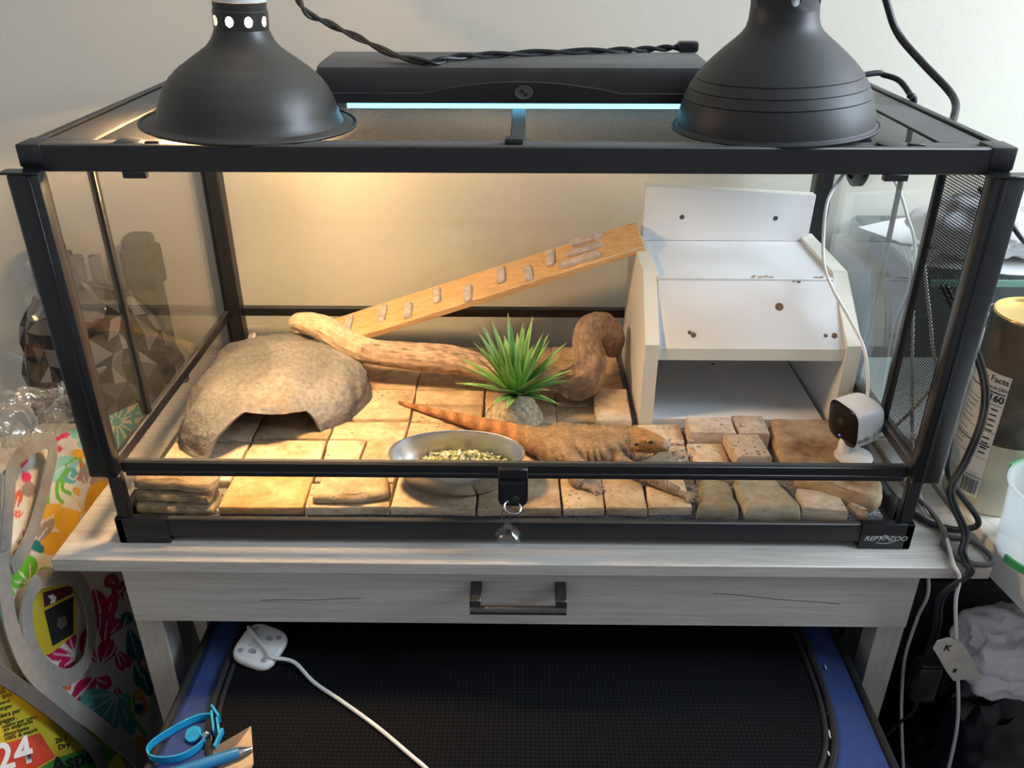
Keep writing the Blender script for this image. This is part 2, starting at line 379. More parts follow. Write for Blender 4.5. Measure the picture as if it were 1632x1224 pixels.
M['green'] = plain('green_plastic', (.06, .42, .14), .4, var=.04)
M['tubpl'] = glassmat('frosted_tub_plastic', (.85, .88, .88), .06, .6, .2, .55)
M['gold'] = plain('gold_lid_ring', (.85, .58, .20), .3, .6, .05)
M['brownpl'] = plain('dark_brown_label', (.060, .052, .044), .6, var=.35, sc=14)
M['creampl'] = plain('cream_jar_plastic', (.66, .62, .47), .4, var=.05)
M['paper'] = plain('white_paper', (.82, .82, .82), .8, var=.02)
M['cloth'] = plain('white_cloth', (.80, .81, .83), .9, var=.03, bmp=.3, bsc=500)
M['binbag'] = plain('black_bin_liner', (.008, .009, .011), .38, var=.2)
M['carrierbag'] = glassmat('thin_white_carrier_bag', (.8, .82, .85), .05, .5, .3, .72)
M['glass_green'] = plain('green_glass_edge', (.16, .33, .25), .12, var=.05)
M['desk'] = plain('white_desk_laminate', (.78, .76, .72), .45, var=.02)
M['bowl_food'] = vcolmat('chopped_greens', .8, .3, 500)
M['dark_floor'] = plain('dark_floor_boards', (.05, .045, .042), .6, var=.3, sc=8)
M['bottle'] = glassmat('translucent_bottle', (.85, .87, .85), .06, .6, .15, .5)
M['darkbox'] = plain('added_box_black', (.010, .011, .013), .55)  # black of the added boxes that darken the background
M['smoke'] = plain('dark_gap_shadowless_plastic', (.03, .03, .03), .6)

# ------------------------------------------------------------------ the room
FLOOR = -0.76
boxo('floor', (-2.2, -1.6, FLOOR-.05), (2.4, .60, FLOOR), M['dark_floor'], bev=0, kind='structure')
boxo('wall_back', (-2.2, .53, FLOOR), (2.4, .60, 1.9), M['wall'], bev=0, kind='structure')

# ------------------------------------------------------------------ the table
tb = empty('side_table', (0, .22, FLOOR), 'pale bleached oak table with one drawer under the glass tank', 'table')
W2 = .4575
boxo('tabletop', (-.5265, -.034, -.0165), (.5405, .50, 0), M['wood'], tb, .0012)
dr = boxo('drawer', (-.4572, -.020, -.1045), (.4715, .006, -.0175), M['wood'], tb, .001)
hd = obj('handle', tube([Vector((-.0485, -.052, -.052)), Vector((.0615, -.052, -.052))], .0052, 14), M['gunmetal'], dr, label='gunmetal bar handle')
for x in (-.0425, .0555): boxo('handle_post', (x-.0065, -.053, -.0535), (x+.0065, -.0195, -.0375), M['gunmetal'], dr, .0008)
CRK = plain('dark_wood_crack', (.10, .085, .075), .9)
for (xa, za, xb, zb) in ((.235, -.053, .385, -.068), (-.30, -.07, -.18, -.066)):
    bm = ribbon([Vector((xa+(xb-xa)*t, -.02006, za+(zb-za)*t+.0006*math.sin(t*9))) for t in [i/10 for i in range(11)]], .0009, .0002)
    obj('wood_crack', bm, CRK, dr, label='thin dark crack in the drawer front')
for x0, x1 in ((-.4665, -.4325), (.4465, .4795)):
    for y0, y1 in ((-.004, .03), (.46, .494)):
        boxo('leg', (x0, y0, FLOOR), (x1, y1, -.0165 if y0 > .3 else -.1045), M['woodleg'], tb, .001)
for x0, x1 in ((-.4665, -.448), (.461, .4795)):
    boxo('side_apron', (x0, .03, -.1045), (x1, .46, -.0165), M['wood'], tb, .001)
boxo('back_apron', (-.448, .476, -.1045), (.461, .494, -.0165), M['wood'], tb, .001)

# ------------------------------------------------------------------ the glass tank
tk = empty('terrarium', (0, .23, 0), 'long black framed glass reptile tank with its front doors open', 'terrarium')
B, BC = M['black'], M['black_clean']
H = .459
def lidbox(name, lo, hi, **k): return boxo(name, lo, hi, B, tk, k.pop('bev', .0012), **k)
# top rails
lidbox('top_rail', (-W2, 0, .4345), (W2, .009, H))
lidbox('top_rail', (-W2, .451, .4345), (W2, .460, H))
lidbox('top_rail', (-W2, .009, .4345), (-W2+.009, .451, H))
lidbox('top_rail', (W2-.009, .009, .4345), (W2, .451, H))
for sx in (-1, 1):
    for y0, y1 in ((-.0012, .028), (.432, .4612)):
        x0, x1 = sorted((sx*(W2+.0012), sx*(W2-.022)))
        bm = box((x0, y0, .4385 if y0 < .1 else .436), (x1, y1, H+.0012), .002, 2); obj('corner_cap', bm, B, tk)
    x0, x1 = sorted((sx*.365, sx*.343)); lidbox('door_stop', (x0, -.0005, .4285), (x1, .007, .4350), bev=.0006)
# lid
lid = M['lid']
lp = obj('lid_frame', box((-.4475, .010, .4535), (.4475, .036, .4565), .001), lid, tk, label='dusty inner frame of the lid')
bm = nb()
box((-.4475, .036, .4535), (-.403, .4495, .4565), .001, 1, bm); box((.403, .036, .4535), (.4475, .4495, .4565), .001, 1, bm); box((-.403, .425, .4535), (.403, .4495, .4565), .001, 1, bm)
obj('lid_frame', bm, lid, tk)
boxo('lid_crossbar', (-.0035, .030, .4532), (.0115, .430, .4572), B, tk, .001)
for x0, x1 in ((-.403, -.0035), (.0115, .403)):
    bm = box((x0, .036, .4536), (x1, .425, .4540)); obj('lid_screen', bm, M['screen'], tk, smooth=False, label='black wire mesh lid screen')
for x in (-.362, .352):
    k_ = obj('lid_knob', lathe([(.0005, .0035), (.010, .0035), (.013, .0025), (.0135, 0)], (x, .021, .4563), 24), B, tk)
    boxo('lid_slider', (x+.016, .0165, .4560), (x+.030, .025, .4592), B, tk, .0008)
la = boxo('lid_latch', (-.0085, .0105, .4555), (.0085, .024, .464), BC, tk, .002, 2, label='small glossy latch in the middle of the lid')
boxo('latch_plate', (-.0135, .0145, .4560), (.0135, .0245, .4576), M['darkfab'], la, .0004)
# posts
for sx in (-1, 1):
    x0, x1 = sorted((sx*(W2-.0005), sx*(W2-.0165)))
    lidbox('corner_post', (x0, .0005, .01), (x1, .011, .4348), bev=.002)
    x0, x1 = sorted((sx*(W2-.0005), sx*(W2-.026)))
    lidbox('corner_post', (x0, .436, .01), (x1, .4595, .4348), bev=.002)
    # side rails at mid height and the narrow upright of each side
    x0, x1 = sorted((sx*(W2-.001), sx*(W2-.0095)))
    lidbox('side_rail', (x0, .022, .0925), (x1, .436, .1065))
    lidbox('side_upright', (x0, .1135, .1065), (x1, .1215, .4345), bev=.001)
    lidbox('bottom_rail', (x0, .022, .006), (x1, .436, .034))
lidbox('back_rail', (-W2+.026, .447, .0925), (W2-.026, .459, .1065))
lidbox('bottom_rail', (-W2+.02, 0, .0085), (W2-.02, .008, .0335))
lidbox('bottom_rail', (-W2+.02, .452, .0085), (W2-.02, .460, .0335))
fr = lidbox('front_rail', (-W2+.0235, .0008, .0925), (W2-.0235, .010, .1115), bev=.0008)
boxo('door_channel', (-W2+.0215, -.0025, .1015), (W2-.0215, .004, .1122), BC, fr, .0006)
boxo('channel_lip', (-W2+.0235, -.0030, .1000), (W2-.0235, .001, .1022), M['gunmetal'], fr, .0003)
lidbox('base_panel', (-W2+.013, .008, .012), (W2-.013, .452, .0195), bev=0)
foot_r = None
for sx in (-1, 1):
    for front in (1, 0):
        x0, x1 = sorted((sx*(W2+.0022), sx*(W2-.058)))
        y0, y1 = (-.0026, .058) if front else (.402, .4626)
        bm = nb(); ya, yb_ = (y0, .0078) if front else (.4525, y1)
        box((x0, ya, 0), (x1, yb_, .0355), .0018, 2, bm); xa, xb = sorted((sx*(W2+.0022), sx*(W2-.0085)))
        box((xa, y0, 0), (xb, y1, .0355), .0018, 2, bm); box((x0+.001, y0+.001, .0004), (x1-.001, y1-.001, .0115), .001, 1, bm)
        o = obj('foot', bm, BC, tk)
        if sx == 1 and front: foot_r = o
# lettering on the right front foot
def onfoot(u, v): return Vector((.4045+u, -.00275, .0128+v))
obj('lettering', text_bm('REPTI', .0092, lambda u, v: onfoot(u, v), .00012, shear=.22), M['silverink'], foot_r, smooth=False, label='silver lettering')
obj('lettering', text_bm('ZOO', .0092, lambda u, v: onfoot(.0278+u, v), .00012, shear=.22), M['silverink'], foot_r, smooth=False)
bm = nb(); ribbon([onfoot(.0145+.023*t, -.0028+.0038*t-.003*math.sin(t*3)) for t in [i/8 for i in range(9)]], .0012, .0002, bm, Vector((0, 0, 1)))
pl = [(.0205, .0015), (.0195, .0045), (.0210, .0075), (.0222, .0090), (.0232, .0075), (.0252, .0082), (.0275, .0058), (.0300, .0028), (.0280, .0012), (.0255, .0030), (.0235, .0018)]
vs = [bm.verts.new(onfoot(*p)) for p in pl]; bm.faces.new(vs)
bmesh.ops.recalc_face_normals(bm, faces=bm.faces)
obj('emblem', bm, M['greyink'], foot_r, smooth=False, label='small grey animal emblem over a swoosh')
# glass
G = M['glass']
def pane(name, lo, hi, **k): return boxo(name, lo, hi, G, tk, 0, smooth=False, **k)
for x0, x1 in ((-.431, .0008), (.0018, .431)): pane('back_pane', (x0, .4535, .1065), (x1, .4565, .4345))
pane('lower_pane', (-.431, .4535, .034), (.431, .4565, .0925))
pane('lower_pane', (-.4340, .0035, .0335), (.4340, .0065, .0925), label='clear lower front pane')
for sx in (-1, 1):
    x0, x1 = sorted((sx*.4535, sx*.4505))
    pane('side_pane', (x0, .1215, .1065), (x1, .436, .4345)); pane('lower_pane', (x0, .022, .034), (x1, .436, .0925))
pane('side_pane', (-.4535, .022, .1065), (-.4505, .1135, .4345))
bm = box((.4515, .022, .1065), (.4519, .1135, .4345)); obj('side_screen', bm, M['vent'], tk, smooth=False, label='black wire mesh vent in the right side')
# round cable port high on the right side pane
po = obj('cable_port', lathe([(.0335, -.004), (.0335, .005), (.029, .008), (.024, .008), (.0225, .004), (.012, .004), (.010, .006), (.0005, .006)], (.4475, .335, .3680), 36, Vector((-1, 0, 0))), BC, tk, label='round black cable port high on the right pane')
# the two doors, swung open towards the camera
for sx in (-1, 1):
    hx, hy = sx*.4600, -.0060; ang = R(107)
    d = Vector((sx*-math.cos(ang)*1.0, -math.sin(ang), 0)); d.x = sx*abs(math.cos(ang)); nrm = Vector((-d.y, d.x, 0))
    m = Matrix(((d.x, nrm.x, 0, hx), (d.y, nrm.y, 0, hy), (0, 0, 1, 0), (0, 0, 0, 1)))
    dp = obj('door', box((.012, -.0018, .1035), (.418, .0018, .4365), 0, 1, None, m), G, tk, smooth=False, label='clear glass door, swung wide open')
    x0, x1 = sorted((sx*.4360, sx*.4665)); bm = nb(); box((x0, -.0150, .1005), (x1, -.0008, .4355), .0022, 2, bm)
    obj('hinge_profile', bm, B, dp, label='black hinge profile of the door')
    x2, x3 = sorted((sx*.4440, sx*.4480)); obj('profile_rib', box((x2, -.0162, .1010), (x3, -.0148, .4350), .0005), BC, dp)
    x2, x3 = sorted((sx*.4345, sx*.4720)); bm = box((x2, -.0170, .4356), (x3, -.0012, .4378), .0006); obj('hinge_cap', bm, BC, dp)
    x2, x3 = sorted((sx*.4360, sx*.4440)); obj('hinge_pin', box((x2, -.0120, .0960), (x3, -.0035, .1004), .0008), B, dp)
# lock hanging on the front rail, ring and suction hook
lk = empty('door_lock', (.0015, -.004, .0715), 'black clamp lock in the middle of the front rail', 'lock')
bm = box((-.0165, -.0105, .0775), (.0165, -.0032, .1125), .0012, 1); obj('clamp_body', bm, BC, lk)
bm = prism([(-.0165, .0790), (.0165, .0790), (.0165, .0995), (.0150, .1010), (-.0150, .1010), (-.0165, .0995)], 0, .006, .0015, 2)
for v in bm.verts: v.co = Vector((v.co.x, -.0105-v.co.z, v.co.y-.0020))
bm2 = bm; bmesh.ops.recalc_face_normals(bm2, faces=bm2.faces); obj('clamp_face', bm2, BC, lk)
bm = prism([(-.0165, .0645), (-.0120, .0590), (.0120, .0590), (.0165, .0645), (.0165, .080), (-.0165, .080)], 0, .0075, .0018, 2)
for v in bm.verts: v.co = Vector((v.co.x, -.0032-v.co.z*1.6, v.co.y+.006))
bmesh.ops.recalc_face_normals(bm, faces=bm.faces); obj('lock_case', bm, BC, lk)
obj('keyhole', lathe([(.004, 0), (.0045, .001), (.003, .0014), (.0005, .0014)], (.0035, -.0152, .078), 20, Vector((0, -1, 0))), M['gunmetal'], lk)
def torus(c, r, t, n, seg=28, s2=8, fl=1.0):
    q = Vector((0, 0, 1)).rotation_difference(n.normalized())
    return catt([Vector(c)+q @ Vector((r*math.cos(a), r*fl*math.sin(a), 0)) for a in [2*math.pi*i/seg for i in range(seg)]], t, s2)
def catt(pts, t, s2):
    bm = bmesh.new(); n = len(pts); c = sum(pts, Vector())/n; rings = []; nn = (pts[0]-c).cross(pts[n//4]-c).normalized()
    for p in pts:
        o_ = (p-c).normalized(); rings.append([bm.verts.new(p+(o_*math.cos(2*math.pi*k/s2)+nn*math.sin(2*math.pi*k/s2))*t) for k in range(s2)])
    for i in range(n):
        a, b = rings[i], rings[(i+1) % n]
        for k in range(s2): bm.faces.new((a[k], a[(k+1) % s2], b[(k+1) % s2], b[k]))
    bmesh.ops.recalc_face_normals(bm, faces=bm.faces); return bm
obj('split_ring', torus((-.0005, -.0190, .0685), .0095, .0012, Vector((.25, -.55, .8)), fl=.8), M['chrome'], lk, label='bright chrome split ring')
sc_ = empty('suction_cup', (0, -.02, .03), 'small clear suction cup hanging by a wire ring from the lock', 'suction cup')
obj('wire_ring', torus((-.0035, -.021, .0585), .0092, .0006, Vector((.1, -1, .35))), M['gunmetal'], sc_)
cx = Zp(803, 830, .030); cx = Vector((-.0055, -.0225, .0335))
obj('cup', lathe([(.0005, .019), (.0042, .019), (.0050, .017), (.0040, .0145), (.0046, .0125), (.0052, .0060), (.0075, .0040), (.0125, .0012), (.0150, -.002), (.0152, -.0032), (.0120, -.0015), (.0060, .0010), (.0005, .0014)], cx, 32, Vector((0, -.25, 1))), M['clearplastic'], sc_)

# ------------------------------------------------------------------ lamps on the lid
def dome_lamp(name, label, c, prof, rim, vents, hole_r, neck_r, zneck, zn0, m, lean, socket, lit, cat='lamp'):
    t = empty(name, c, label, cat)
    c = Vector(c); q = Matrix.Translation(c) @ Matrix.Rotation(R(lean), 4, 'Y') @ Matrix.Translation(-c)
    bm = lathe(prof, c, 72)
    # thin metal: inner wall a millimetre inside
    inner = [(r-.0012, z) for r, z in prof]
    bm2 = lathe(inner[::-1], c, 72); merge(bm, bm2); bm.transform(q); obj('shade', bm, m, t)
    r0, z0 = rim
    bm = torus(c+Vector((0, 0, z0)), r0, .0017, Vector((0, 0, 1)), 72, 10); bm.transform(q); obj('rim', bm, m, t)
    # vented collar with round holes
    bm = nb(); nh = vents; za, zb = zn0, zneck; hz = (za+zb)/2; hr = hole_r
    for k in range(nh):
        a0 = 2*math.pi*k/nh+R(2); a1 = 2*math.pi*(k+1)/nh+R(2); am = (a0+a1)/2; ns = 16
        sq = []; ci = []
        for j in range(ns):
            th = 2*math.pi*j/ns; cx_, cz_ = math.cos(th), math.sin(th); s_ = max(abs(cx_), abs(cz_))
            sq.append((am+(a1-a0)/2*cx_/s_, hz+(zb-za)/2*cz_/s_)); ci.append((am+hr/neck_r*.82*cx_, hz+hr*cz_))
        V = lambda a, z, rr=neck_r: bm.verts.new(c+Vector((rr*math.cos(a), rr*math.sin(a), z)))
        sv = [V(*p) for p in sq]; cv = [V(*p) for p in ci]; iv = [V(p[0], p[1], neck_r-.0012) for p in ci]
        for j in range(ns):
            bm.faces.new((sv[j], sv[(j+1) % ns], cv[(j+1) % ns], cv[j])); bm.faces.new((cv[j], cv[(j+1) % ns], iv[(j+1) % ns], iv[j]))
    bmesh.ops.remove_doubles(bm, verts=bm.verts, dist=1e-6)
    bm.transform(q); obj('vented_collar', bm, m, t)
    bm = lathe([(neck_r, zb), (neck_r-.0008, zb+.001), (neck_r-.0008, zb+.008), (neck_r-.003, zb+.0095), (.012, zb+.0095)], c, 48); bm.transform(q); obj('collar_cap', bm, m, t)
    bm = lathe(socket[0], c, 40); bm.transform(q); obj('socket', bm, socket[1], t)
    zt = socket[0][-1][1]
    bm = tube(catmull([c+Vector((0, 0, zt-.002)), c+Vector((0, .01, zt+.05)), c+Vector((.01, .06, zt+.12)), c+Vector((.03, .20, zt+.16))], 16), .004, 10); bm.transform(q); obj('lamp_cord', bm, M['rubber'], t)
    bm = lathe([(.0135, zneck-.004), (.0135, zn0-.010), (.0170, zn0-.028), (.0330, zn0-.044), (.0385, zn0-.054), (.0390, zn0-.070), (.0350, zn0-.079), (.020, zn0-.0835), (.0005, zn0-.0845)], c, 32); bm.transform(q)
    obj('bulb', bm, M['bulb_on'] if lit else M['socket'], t, label='lit bulb inside the shade' if lit else None)
    return t
# left: lit basking lamp in worn gloss enamel
dome_lamp('dome_lamp', 'worn glossy black dome lamp, lit, with light in its vent holes', (-.2702, .1045, .4584),
    [(.1065, .0020), (.1000, .0035), (.0935, .0045), (.0905, .0090), (.0885, .0160), (.0855, .0250), (.0805, .0355), (.0750, .0430), (.0735, .0450), (.0715, .0465), (.0680, .0505), (.0660, .0520), (.0630, .0548), (.0600, .0565),
     (.0520, .0625), (.0430, .0685), (.0355, .0740), (.0305, .0800), (.0280, .0850), (.0262, .0900)],
    (.1065, .0022), 9, .0047, .0262, .1065, .0900, M['shade_gloss'], 2.4, ([(.0255, .1150), (.0262, .1180), (.0262, .1650), (.020, .170), (.0005, .170)], M['socket']), True)
# right: matt lamp with pressed rings
dome_lamp('dome_lamp', 'matt black ribbed dome lamp, unlit, above the white shelf unit', (.2622, .1000, .4584),
    [(.1000, .0018), (.0968, .0050), (.0962, .0100), (.0945, .0180), (.0915, .0270), (.0902, .0300), (.0908, .0312), (.0900, .0328), (.0870, .0380), (.0858, .0398), (.0862, .0408), (.0850, .0425), (.0815, .0475), (.0800, .0492), (.0803, .0502), (.0788, .0520), (.0735, .0580),
     (.0690, .0625), (.0640, .0672), (.0580, .0725), (.0510, .0785), (.0440, .0840), (.0385, .0890), (.0350, .0940), (.0330, .1000), (.0322, .1080)],
    (.1002, .0018), 6, .0058, .0322, .1300, .1080, M['shade_matt'], -2.6, ([(.0290, .1390), (.0290, .1850), (.024, .190), (.0005, .190)], M['black_clean']), False)

# ------------------------------------------------------------------ fluorescent hood at the back of the lid
hx0, hx1, hy0, hy1, hz0, hz1 = -.217, .213, .181, .292, .4660, .5058
uv = empty('light_hood', ((hx0+hx1)/2, .236, .4575), 'long dusty black light hood with a lit blue tube at the back of the lid', 'light')
HB = dusty('dusty_black_hood', (.011, .013, .016), (.20, .195, .185), .4, .8, 11)
def hood_prof():
    pts = [(hy0, hz0), (hy0+.0008, hz0+.029), (hy0+.003, hz1-.004), (hy0+.010, hz1-.0006), (hy0+.018, hz1), (hy1-.020, hz1+.001), (hy1-.010, hz1), (hy1-.003, hz1-.005), (hy1, hz0-.010)]
    return pts
pr = hood_prof(); bm = nb()
secs = []
for i, x in enumerate([hx0, hx0+.004]+[hx0+.004+(hx1-hx0-.008)*k/40 for k in range(1, 40)]+[hx1-.004, hx1]):
    e = .004 if i in (0, 42) else 0
    secs.append([bm.verts.new((x, y+(e if y < .23 else -e), z-(e if z > hz0+.002 else 0))) for y, z in pr])
for a, b in zip(secs, secs[1:]):
    for k in range(len(pr)-1): bm.faces.new((a[k], b[k], b[k+1], a[k+1]))
bm.faces.new(secs[0]); bm.faces.new(secs[-1][::-1])
bmesh.ops.recalc_face_normals(bm, faces=bm.faces)
hood = obj('hood_shell', bm, HB, uv)
def lipz(x):
    s = (x-.006)/.108; return .4762+.0122*max(0, math.cos(max(-1, min(1, s))*math.pi/2))**.85
bm = nb(); xs = [hx0+.006+(hx1-hx0-.012)*k/80 for k in range(81)]
a_ = [[bm.verts.new((x, hy0-.0004, hz0-.0004)), bm.verts.new((x, hy0-.0034, hz0-.0002)), bm.verts.new((x, hy0-.0026, lipz(x)-.0006)), bm.verts.new((x, hy0-.0004, lipz(x)+.0004))] for x in xs]
for p, q in zip(a_, a_[1:]):
    for k in range(3): bm.faces.new((p[k], q[k], q[k+1], p[k+1]))
    bm.faces.new((p[3], q[3], q[0], p[0]))
bm.faces.new(a_[0]); bm.faces.new(a_[-1][::-1]); bmesh.ops.recalc_face_normals(bm, faces=bm.faces)
obj('front_lip', bm, B, uv, label='arched raised lip along the hood front')
em = obj('badge', lathe([(.0100, 0), (.0098, .0012), (.0088, .0016), (.0082, .0009), (.0005, .0009)], (.0090, hy0-.0032, .4772), 40, Vector((0, -1, .12))), M['darkfab'], uv, label='round embossed badge')
for v in em.data.vertices: v.co.z = (v.co.z-(.4772-.4575))*.72+(.4772-.4575)
bm = nb(); ribbon([Vector((.0090-.004+.008*t, hy0-.0045, .4772+.003*math.sin(t*6.3))) for t in [i/10 for i in range(11)]], .0016, .0004, bm)
obj('badge_emblem', bm, M['black_clean'], em)
bm = box((hx0+.02, hy0+.004, .4995), (hx1-.02, hy1-.01, .5010)); obj('reflector', bm, M['alu'], uv)
for x0, x1 in ((hx0-.001, hx0+.010), (hx1-.010, hx1+.001)):
    boxo('hood_end', (x0, hy0+.026, .4575), (x1, hy1-.004, hz0+.006), B, uv, .002)
obj('fluorescent_tube', tube([Vector((hx0+.03, .1995, .4648)), Vector((hx1-.03, .1995, .4648))], .0082, 20), M['tube_on'], uv, label='lit blue white tube under the hood')
for x0, x1 in ((hx0+.012, hx0+.030), (hx1-.030, hx1-.012)): boxo('tube_holder', (x0, .189, .4555), (x1, .211, .4995), M['socket'], uv, .001)

# twisted mains cord over the hood
def px_path(lst): return [Yp(x, y, v) for x, y, v in lst]
ctr = catmull([Yp(448, -420, .20), Yp(456, -220, .20), Yp(466, -60, .20), Yp(482, 12, .215), Yp(525, 38, .225), Yp(575, 62, .215), Yp(630, 88, .195)]+[Vector((-.092, .1865, .5072)), Vector((-.066, .205, .5098)), Vector((-.030, .224, .5098)), Vector((.03, .245, .5100)), Vector((.10, .262, .5100)), Vector((.14, .272, .5098)), Vector((.17, .276, .5110)), Vector((.192, .276, .5125))], 300)
cord = empty('twisted_cord', ctr[200], 'twisted two strand black cord lying over the light hood', 'cord')
for s in (0, math.pi):
    pts = []
    for i, p in enumerate(ctr):
        t = (ctr[min(i+1, 300)]-ctr[max(i-1, 0)]).normalized(); u = (Vector((0, 0, 1))-t*t.z).normalized(); v = t.cross(u); a = i/300*math.pi*17+s
        pts.append(p+(u*math.cos(a)+v*math.sin(a))*.0021)
    obj('strand', tube(pts, .0021, 8), M['rubber'], cord)
boxo('cord_connector', (.188, .268, .5072), (.212, .284, .5190), M['black_clean'], cord, .003, 2)
# black cable from above to the right rim of the lid
o = obj('lamp_cable', tube(catmull([Yp(1384, -420, .31), Yp(1390, -220, .31), Yp(1400, -60, .30), Yp(1415, 10, .29), Yp(1432, 55, .28), Yp(1470, 100, .25), Yp(1510, 142, .215), Yp(1523, 165, .19), Yp(1520, 188, .165), Vector((.466, .15, .440)), Vector((.474, .16, .36)), Vector((.480, .18, .20)), Vector((.485, .20, .03)), Vector((.486, .28, .005))], 90), .0042, 12), M['rubber'])
tag(o, 'thick black cable coming down over the right rim of the tank lid', 'cable')
o = obj('lamp_cable', tube(catmull([Vector((.330, .285, .462)), Yp(1385, 118, .30), Yp(1410, 120, .30), Yp(1435, 130, .285), Yp(1455, 158, .26), Vector((.4585, .25, .4625)), Vector((.4665, .25, .445)), Vector((.470, .25, .30)), Vector((.472, .26, .05)), Vector((.475, .30, .005))], 70), .0034, 10), M['rubber'])
tag(o, 'thin black cable curving over the lid edge behind the right lamp', 'cable')

# ------------------------------------------------------------------ stone floor inside the tank
ZT, ZB = .0450, .0335
obj('carpet_mat', grid(lambda u, v: Vector((-.429+.858*u, .0085+.437*v, .0335-.0006*abs(nz((u*90, v*40, 0), 1)) if v > 0 else .0200)), 120, 50), M['carpet'], label='grey carpet mat lying under the stone tiles', cat='mat')
pv = empty('stone_paving', (0, .23, .0336), 'floor of loose tan travertine tiles laid in rows inside the tank', 'tiles')
rnd.seed(11)
def tile(x0, x1, y0, y1, z1=ZT, z0=ZB, m='tile', jit=.0017, parent=None, rot=0, g=.0009, bev=.0028, name='tile', **k):
    bm = nb(); j = lambda: rnd.uniform(-jit, jit)
    x0 += g; x1 -= g; y0 += g; y1 -= g; dz = rnd.uniform(-.0007, .0007)
    cs = [(x0+j(), y0+j()), (x1+j(), y0+j()), (x1+j(), y1+j()), (x0+j(), y1+j())]
    mx, my = (x0+x1)/2, (y0+y1)/2
    pts = []
    for i in range(4):
        a, b = cs[i], cs[(i+1) % 4]
        for t in (0, .33, .67): pts.append((a[0]+(b[0]-a[0])*t+(j()*.5 if t else 0), a[1]+(b[1]-a[1])*t+(j()*.5 if t else 0)))
    c_, s_ = math.cos(rot), math.sin(rot)
    pts = [(mx+(x-mx)*c_-(y-my)*s_, my+(x-mx)*s_+(y-my)*c_) for x, y in pts]
    def rg(ins, z, zj=0): return [bm.verts.new((mx+(x-mx)*(1-ins/abs(x1-x0)*2), my+(y-my)*(1-ins/abs(y1-y0)*2), z+rnd.uniform(-zj, zj))) for x, y in pts]
    rs = [rg(.0004, z0), rg(0, z1+dz-bev), rg(bev*.35, z1+dz-bev*.3, .0002), rg(bev*1.2, z1+dz, .0003)]
    for a, b in zip(rs, rs[1:]):
        for i in range(12): bm.faces.new((a[i], a[(i+1) % 12], b[(i+1) % 12], b[i]))
    bm.faces.new(rs[0][::-1]); bm.faces.new(rs[-1])
    return obj(name, bm, M[m], parent, **k)
LAY = [
 (-.443, -.343, [(.062, .150), (.152, .25), (.252, .345)]),
 (-.343, -.243, [(.106, .156), (.158, .256), (.258, .345), (.347, .442)]),
 (-.243, -.143, [(.010, .06), (.062, .107), (.159, .207), (.209, .295), (.297, .38), (.382, .442)]),
 (-.143, -.043, [(.010, .10), (.102, .145), (.147, .204), (.206, .25), (.252, .295), (.297, .378), (.38, .442)]),
 (-.043, .0565, [(.010, .10), (.102, .20), (.202, .30), (.302, .345), (.347, .442)]),
 (.0565, .1575, [(.077, .15), (.152, .205), (.207, .25), (.252, .30), (.302, .349), (.351, .392), (.394, .442)]),
 (.1575, .2230, [(.077, .15), (.152, .203)]),
]
for x0, x1, rows in LAY:
    for y0, y1 in rows: tile(x0, x1, y0, y1, parent=pv)
for x0, x1, y0, y1 in ((-.243, -.194, .109, .157), (-.194, -.143, .109, .157), (.0565, .107, .012, .075), (.107, .1575, .012, .075), (.1575, .2085, .014, .075)):
    tile(x0, x1, y0, y1, parent=pv)
tile(-.3430, -.2430, .0100, .1045, ZT-.001, m='ochre', parent=pv, label='ochre stained tile at the front glass')
tile(.2235, .2700, .075, .152, ZT+.002, parent=pv)
# loose stones lying on the paving
def loose(o, label, group=None): return tag(o, label, 'stone', group)
loose(tile(.1085, .1585, .190, .283, .0575, .0460, 'tile2', .0015, rot=-.05, bev=.004, name='stone_tile'), 'raised cream tile lying against the left foot of the white shelf unit')
loose(tile(.2270, .2895, .1560, .1975, .0605, .0300, 'tile2', .0012, bev=.003, name='stone_tile'), 'raised pitted pale tile just right of the lizard head')
loose(tile(.2905, .3320, .1560, .2035, .0600, .0300, 'tile2', .0012, bev=.003, name='stone_tile'), 'short pale tile between the pitted tile and the big brown slab')
loose(tile(.2710, .3180, .0990, .1530, .0625, .0300, 'tile2', .0020, bev=.004, rot=.06, name='stone_tile'), 'thick tile full of dark pits in front of the white shelf opening')
bm = slab_stone([(.340, .203), (.438, .199), (.440, .120), (.425, .090), (.360, .092), (.326, .097), (.333, .150)], .034, .0580, 4)
loose(obj('stone_slab', bm, M['slate']), 'big flat brown slab left of the white camera')
bm = slab_stone([(-.2290, .0560), (-.1500, .0600), (-.1440, .0230), (-.1830, .0120), (-.2350, .0150)], .0462, .0580, 5, .0015)
loose(obj('stone_slab', bm, M['tile']), 'tan slab with a straight front edge lying before the food bowl')
bm = slab_stone([(.2120, .010), (.2600, .008), (.2630, .070), (.2250, .074), (.2180, .035)], .022, .0480, 6, .004)
loose(obj('stone_slab', bm, M['green_stone']), 'narrow rounded grey green stone at the front glass')
bm = slab_stone([(.2650, .008), (.3335, .010), (.3300, .045), (.3180, .078), (.2640, .078)], .022, .0470, 8, .004)
loose(obj('stone_slab', bm, M['green_stone']), 'broad flat greenish stone at the front glass')
loose(tile(.3360, .3860, .010, .052, .0470, .0240, 'tile2', .0020, rot=-.10, bev=.003, name='stone_tile'), 'pale cut tile at the front glass between the green stone and a brown slab')
bm = slab_stone([(.332, .062), (.360, .092), (.4300, .086), (.4400, .050), (.4220, .020), (.3950, .026), (.3650, .046)], .036, .0585, 9, .004, tilt=(-.02, .10))
loose(obj('stone_slab', bm, M['slate']), 'rough brown slab sloping down to the right front corner')
bm = slab_stone([(.3870, .030), (.4020, .012), (.4120, .010), (.4080, .018), (.3960, .032)], .026, .0440, 12, .002)
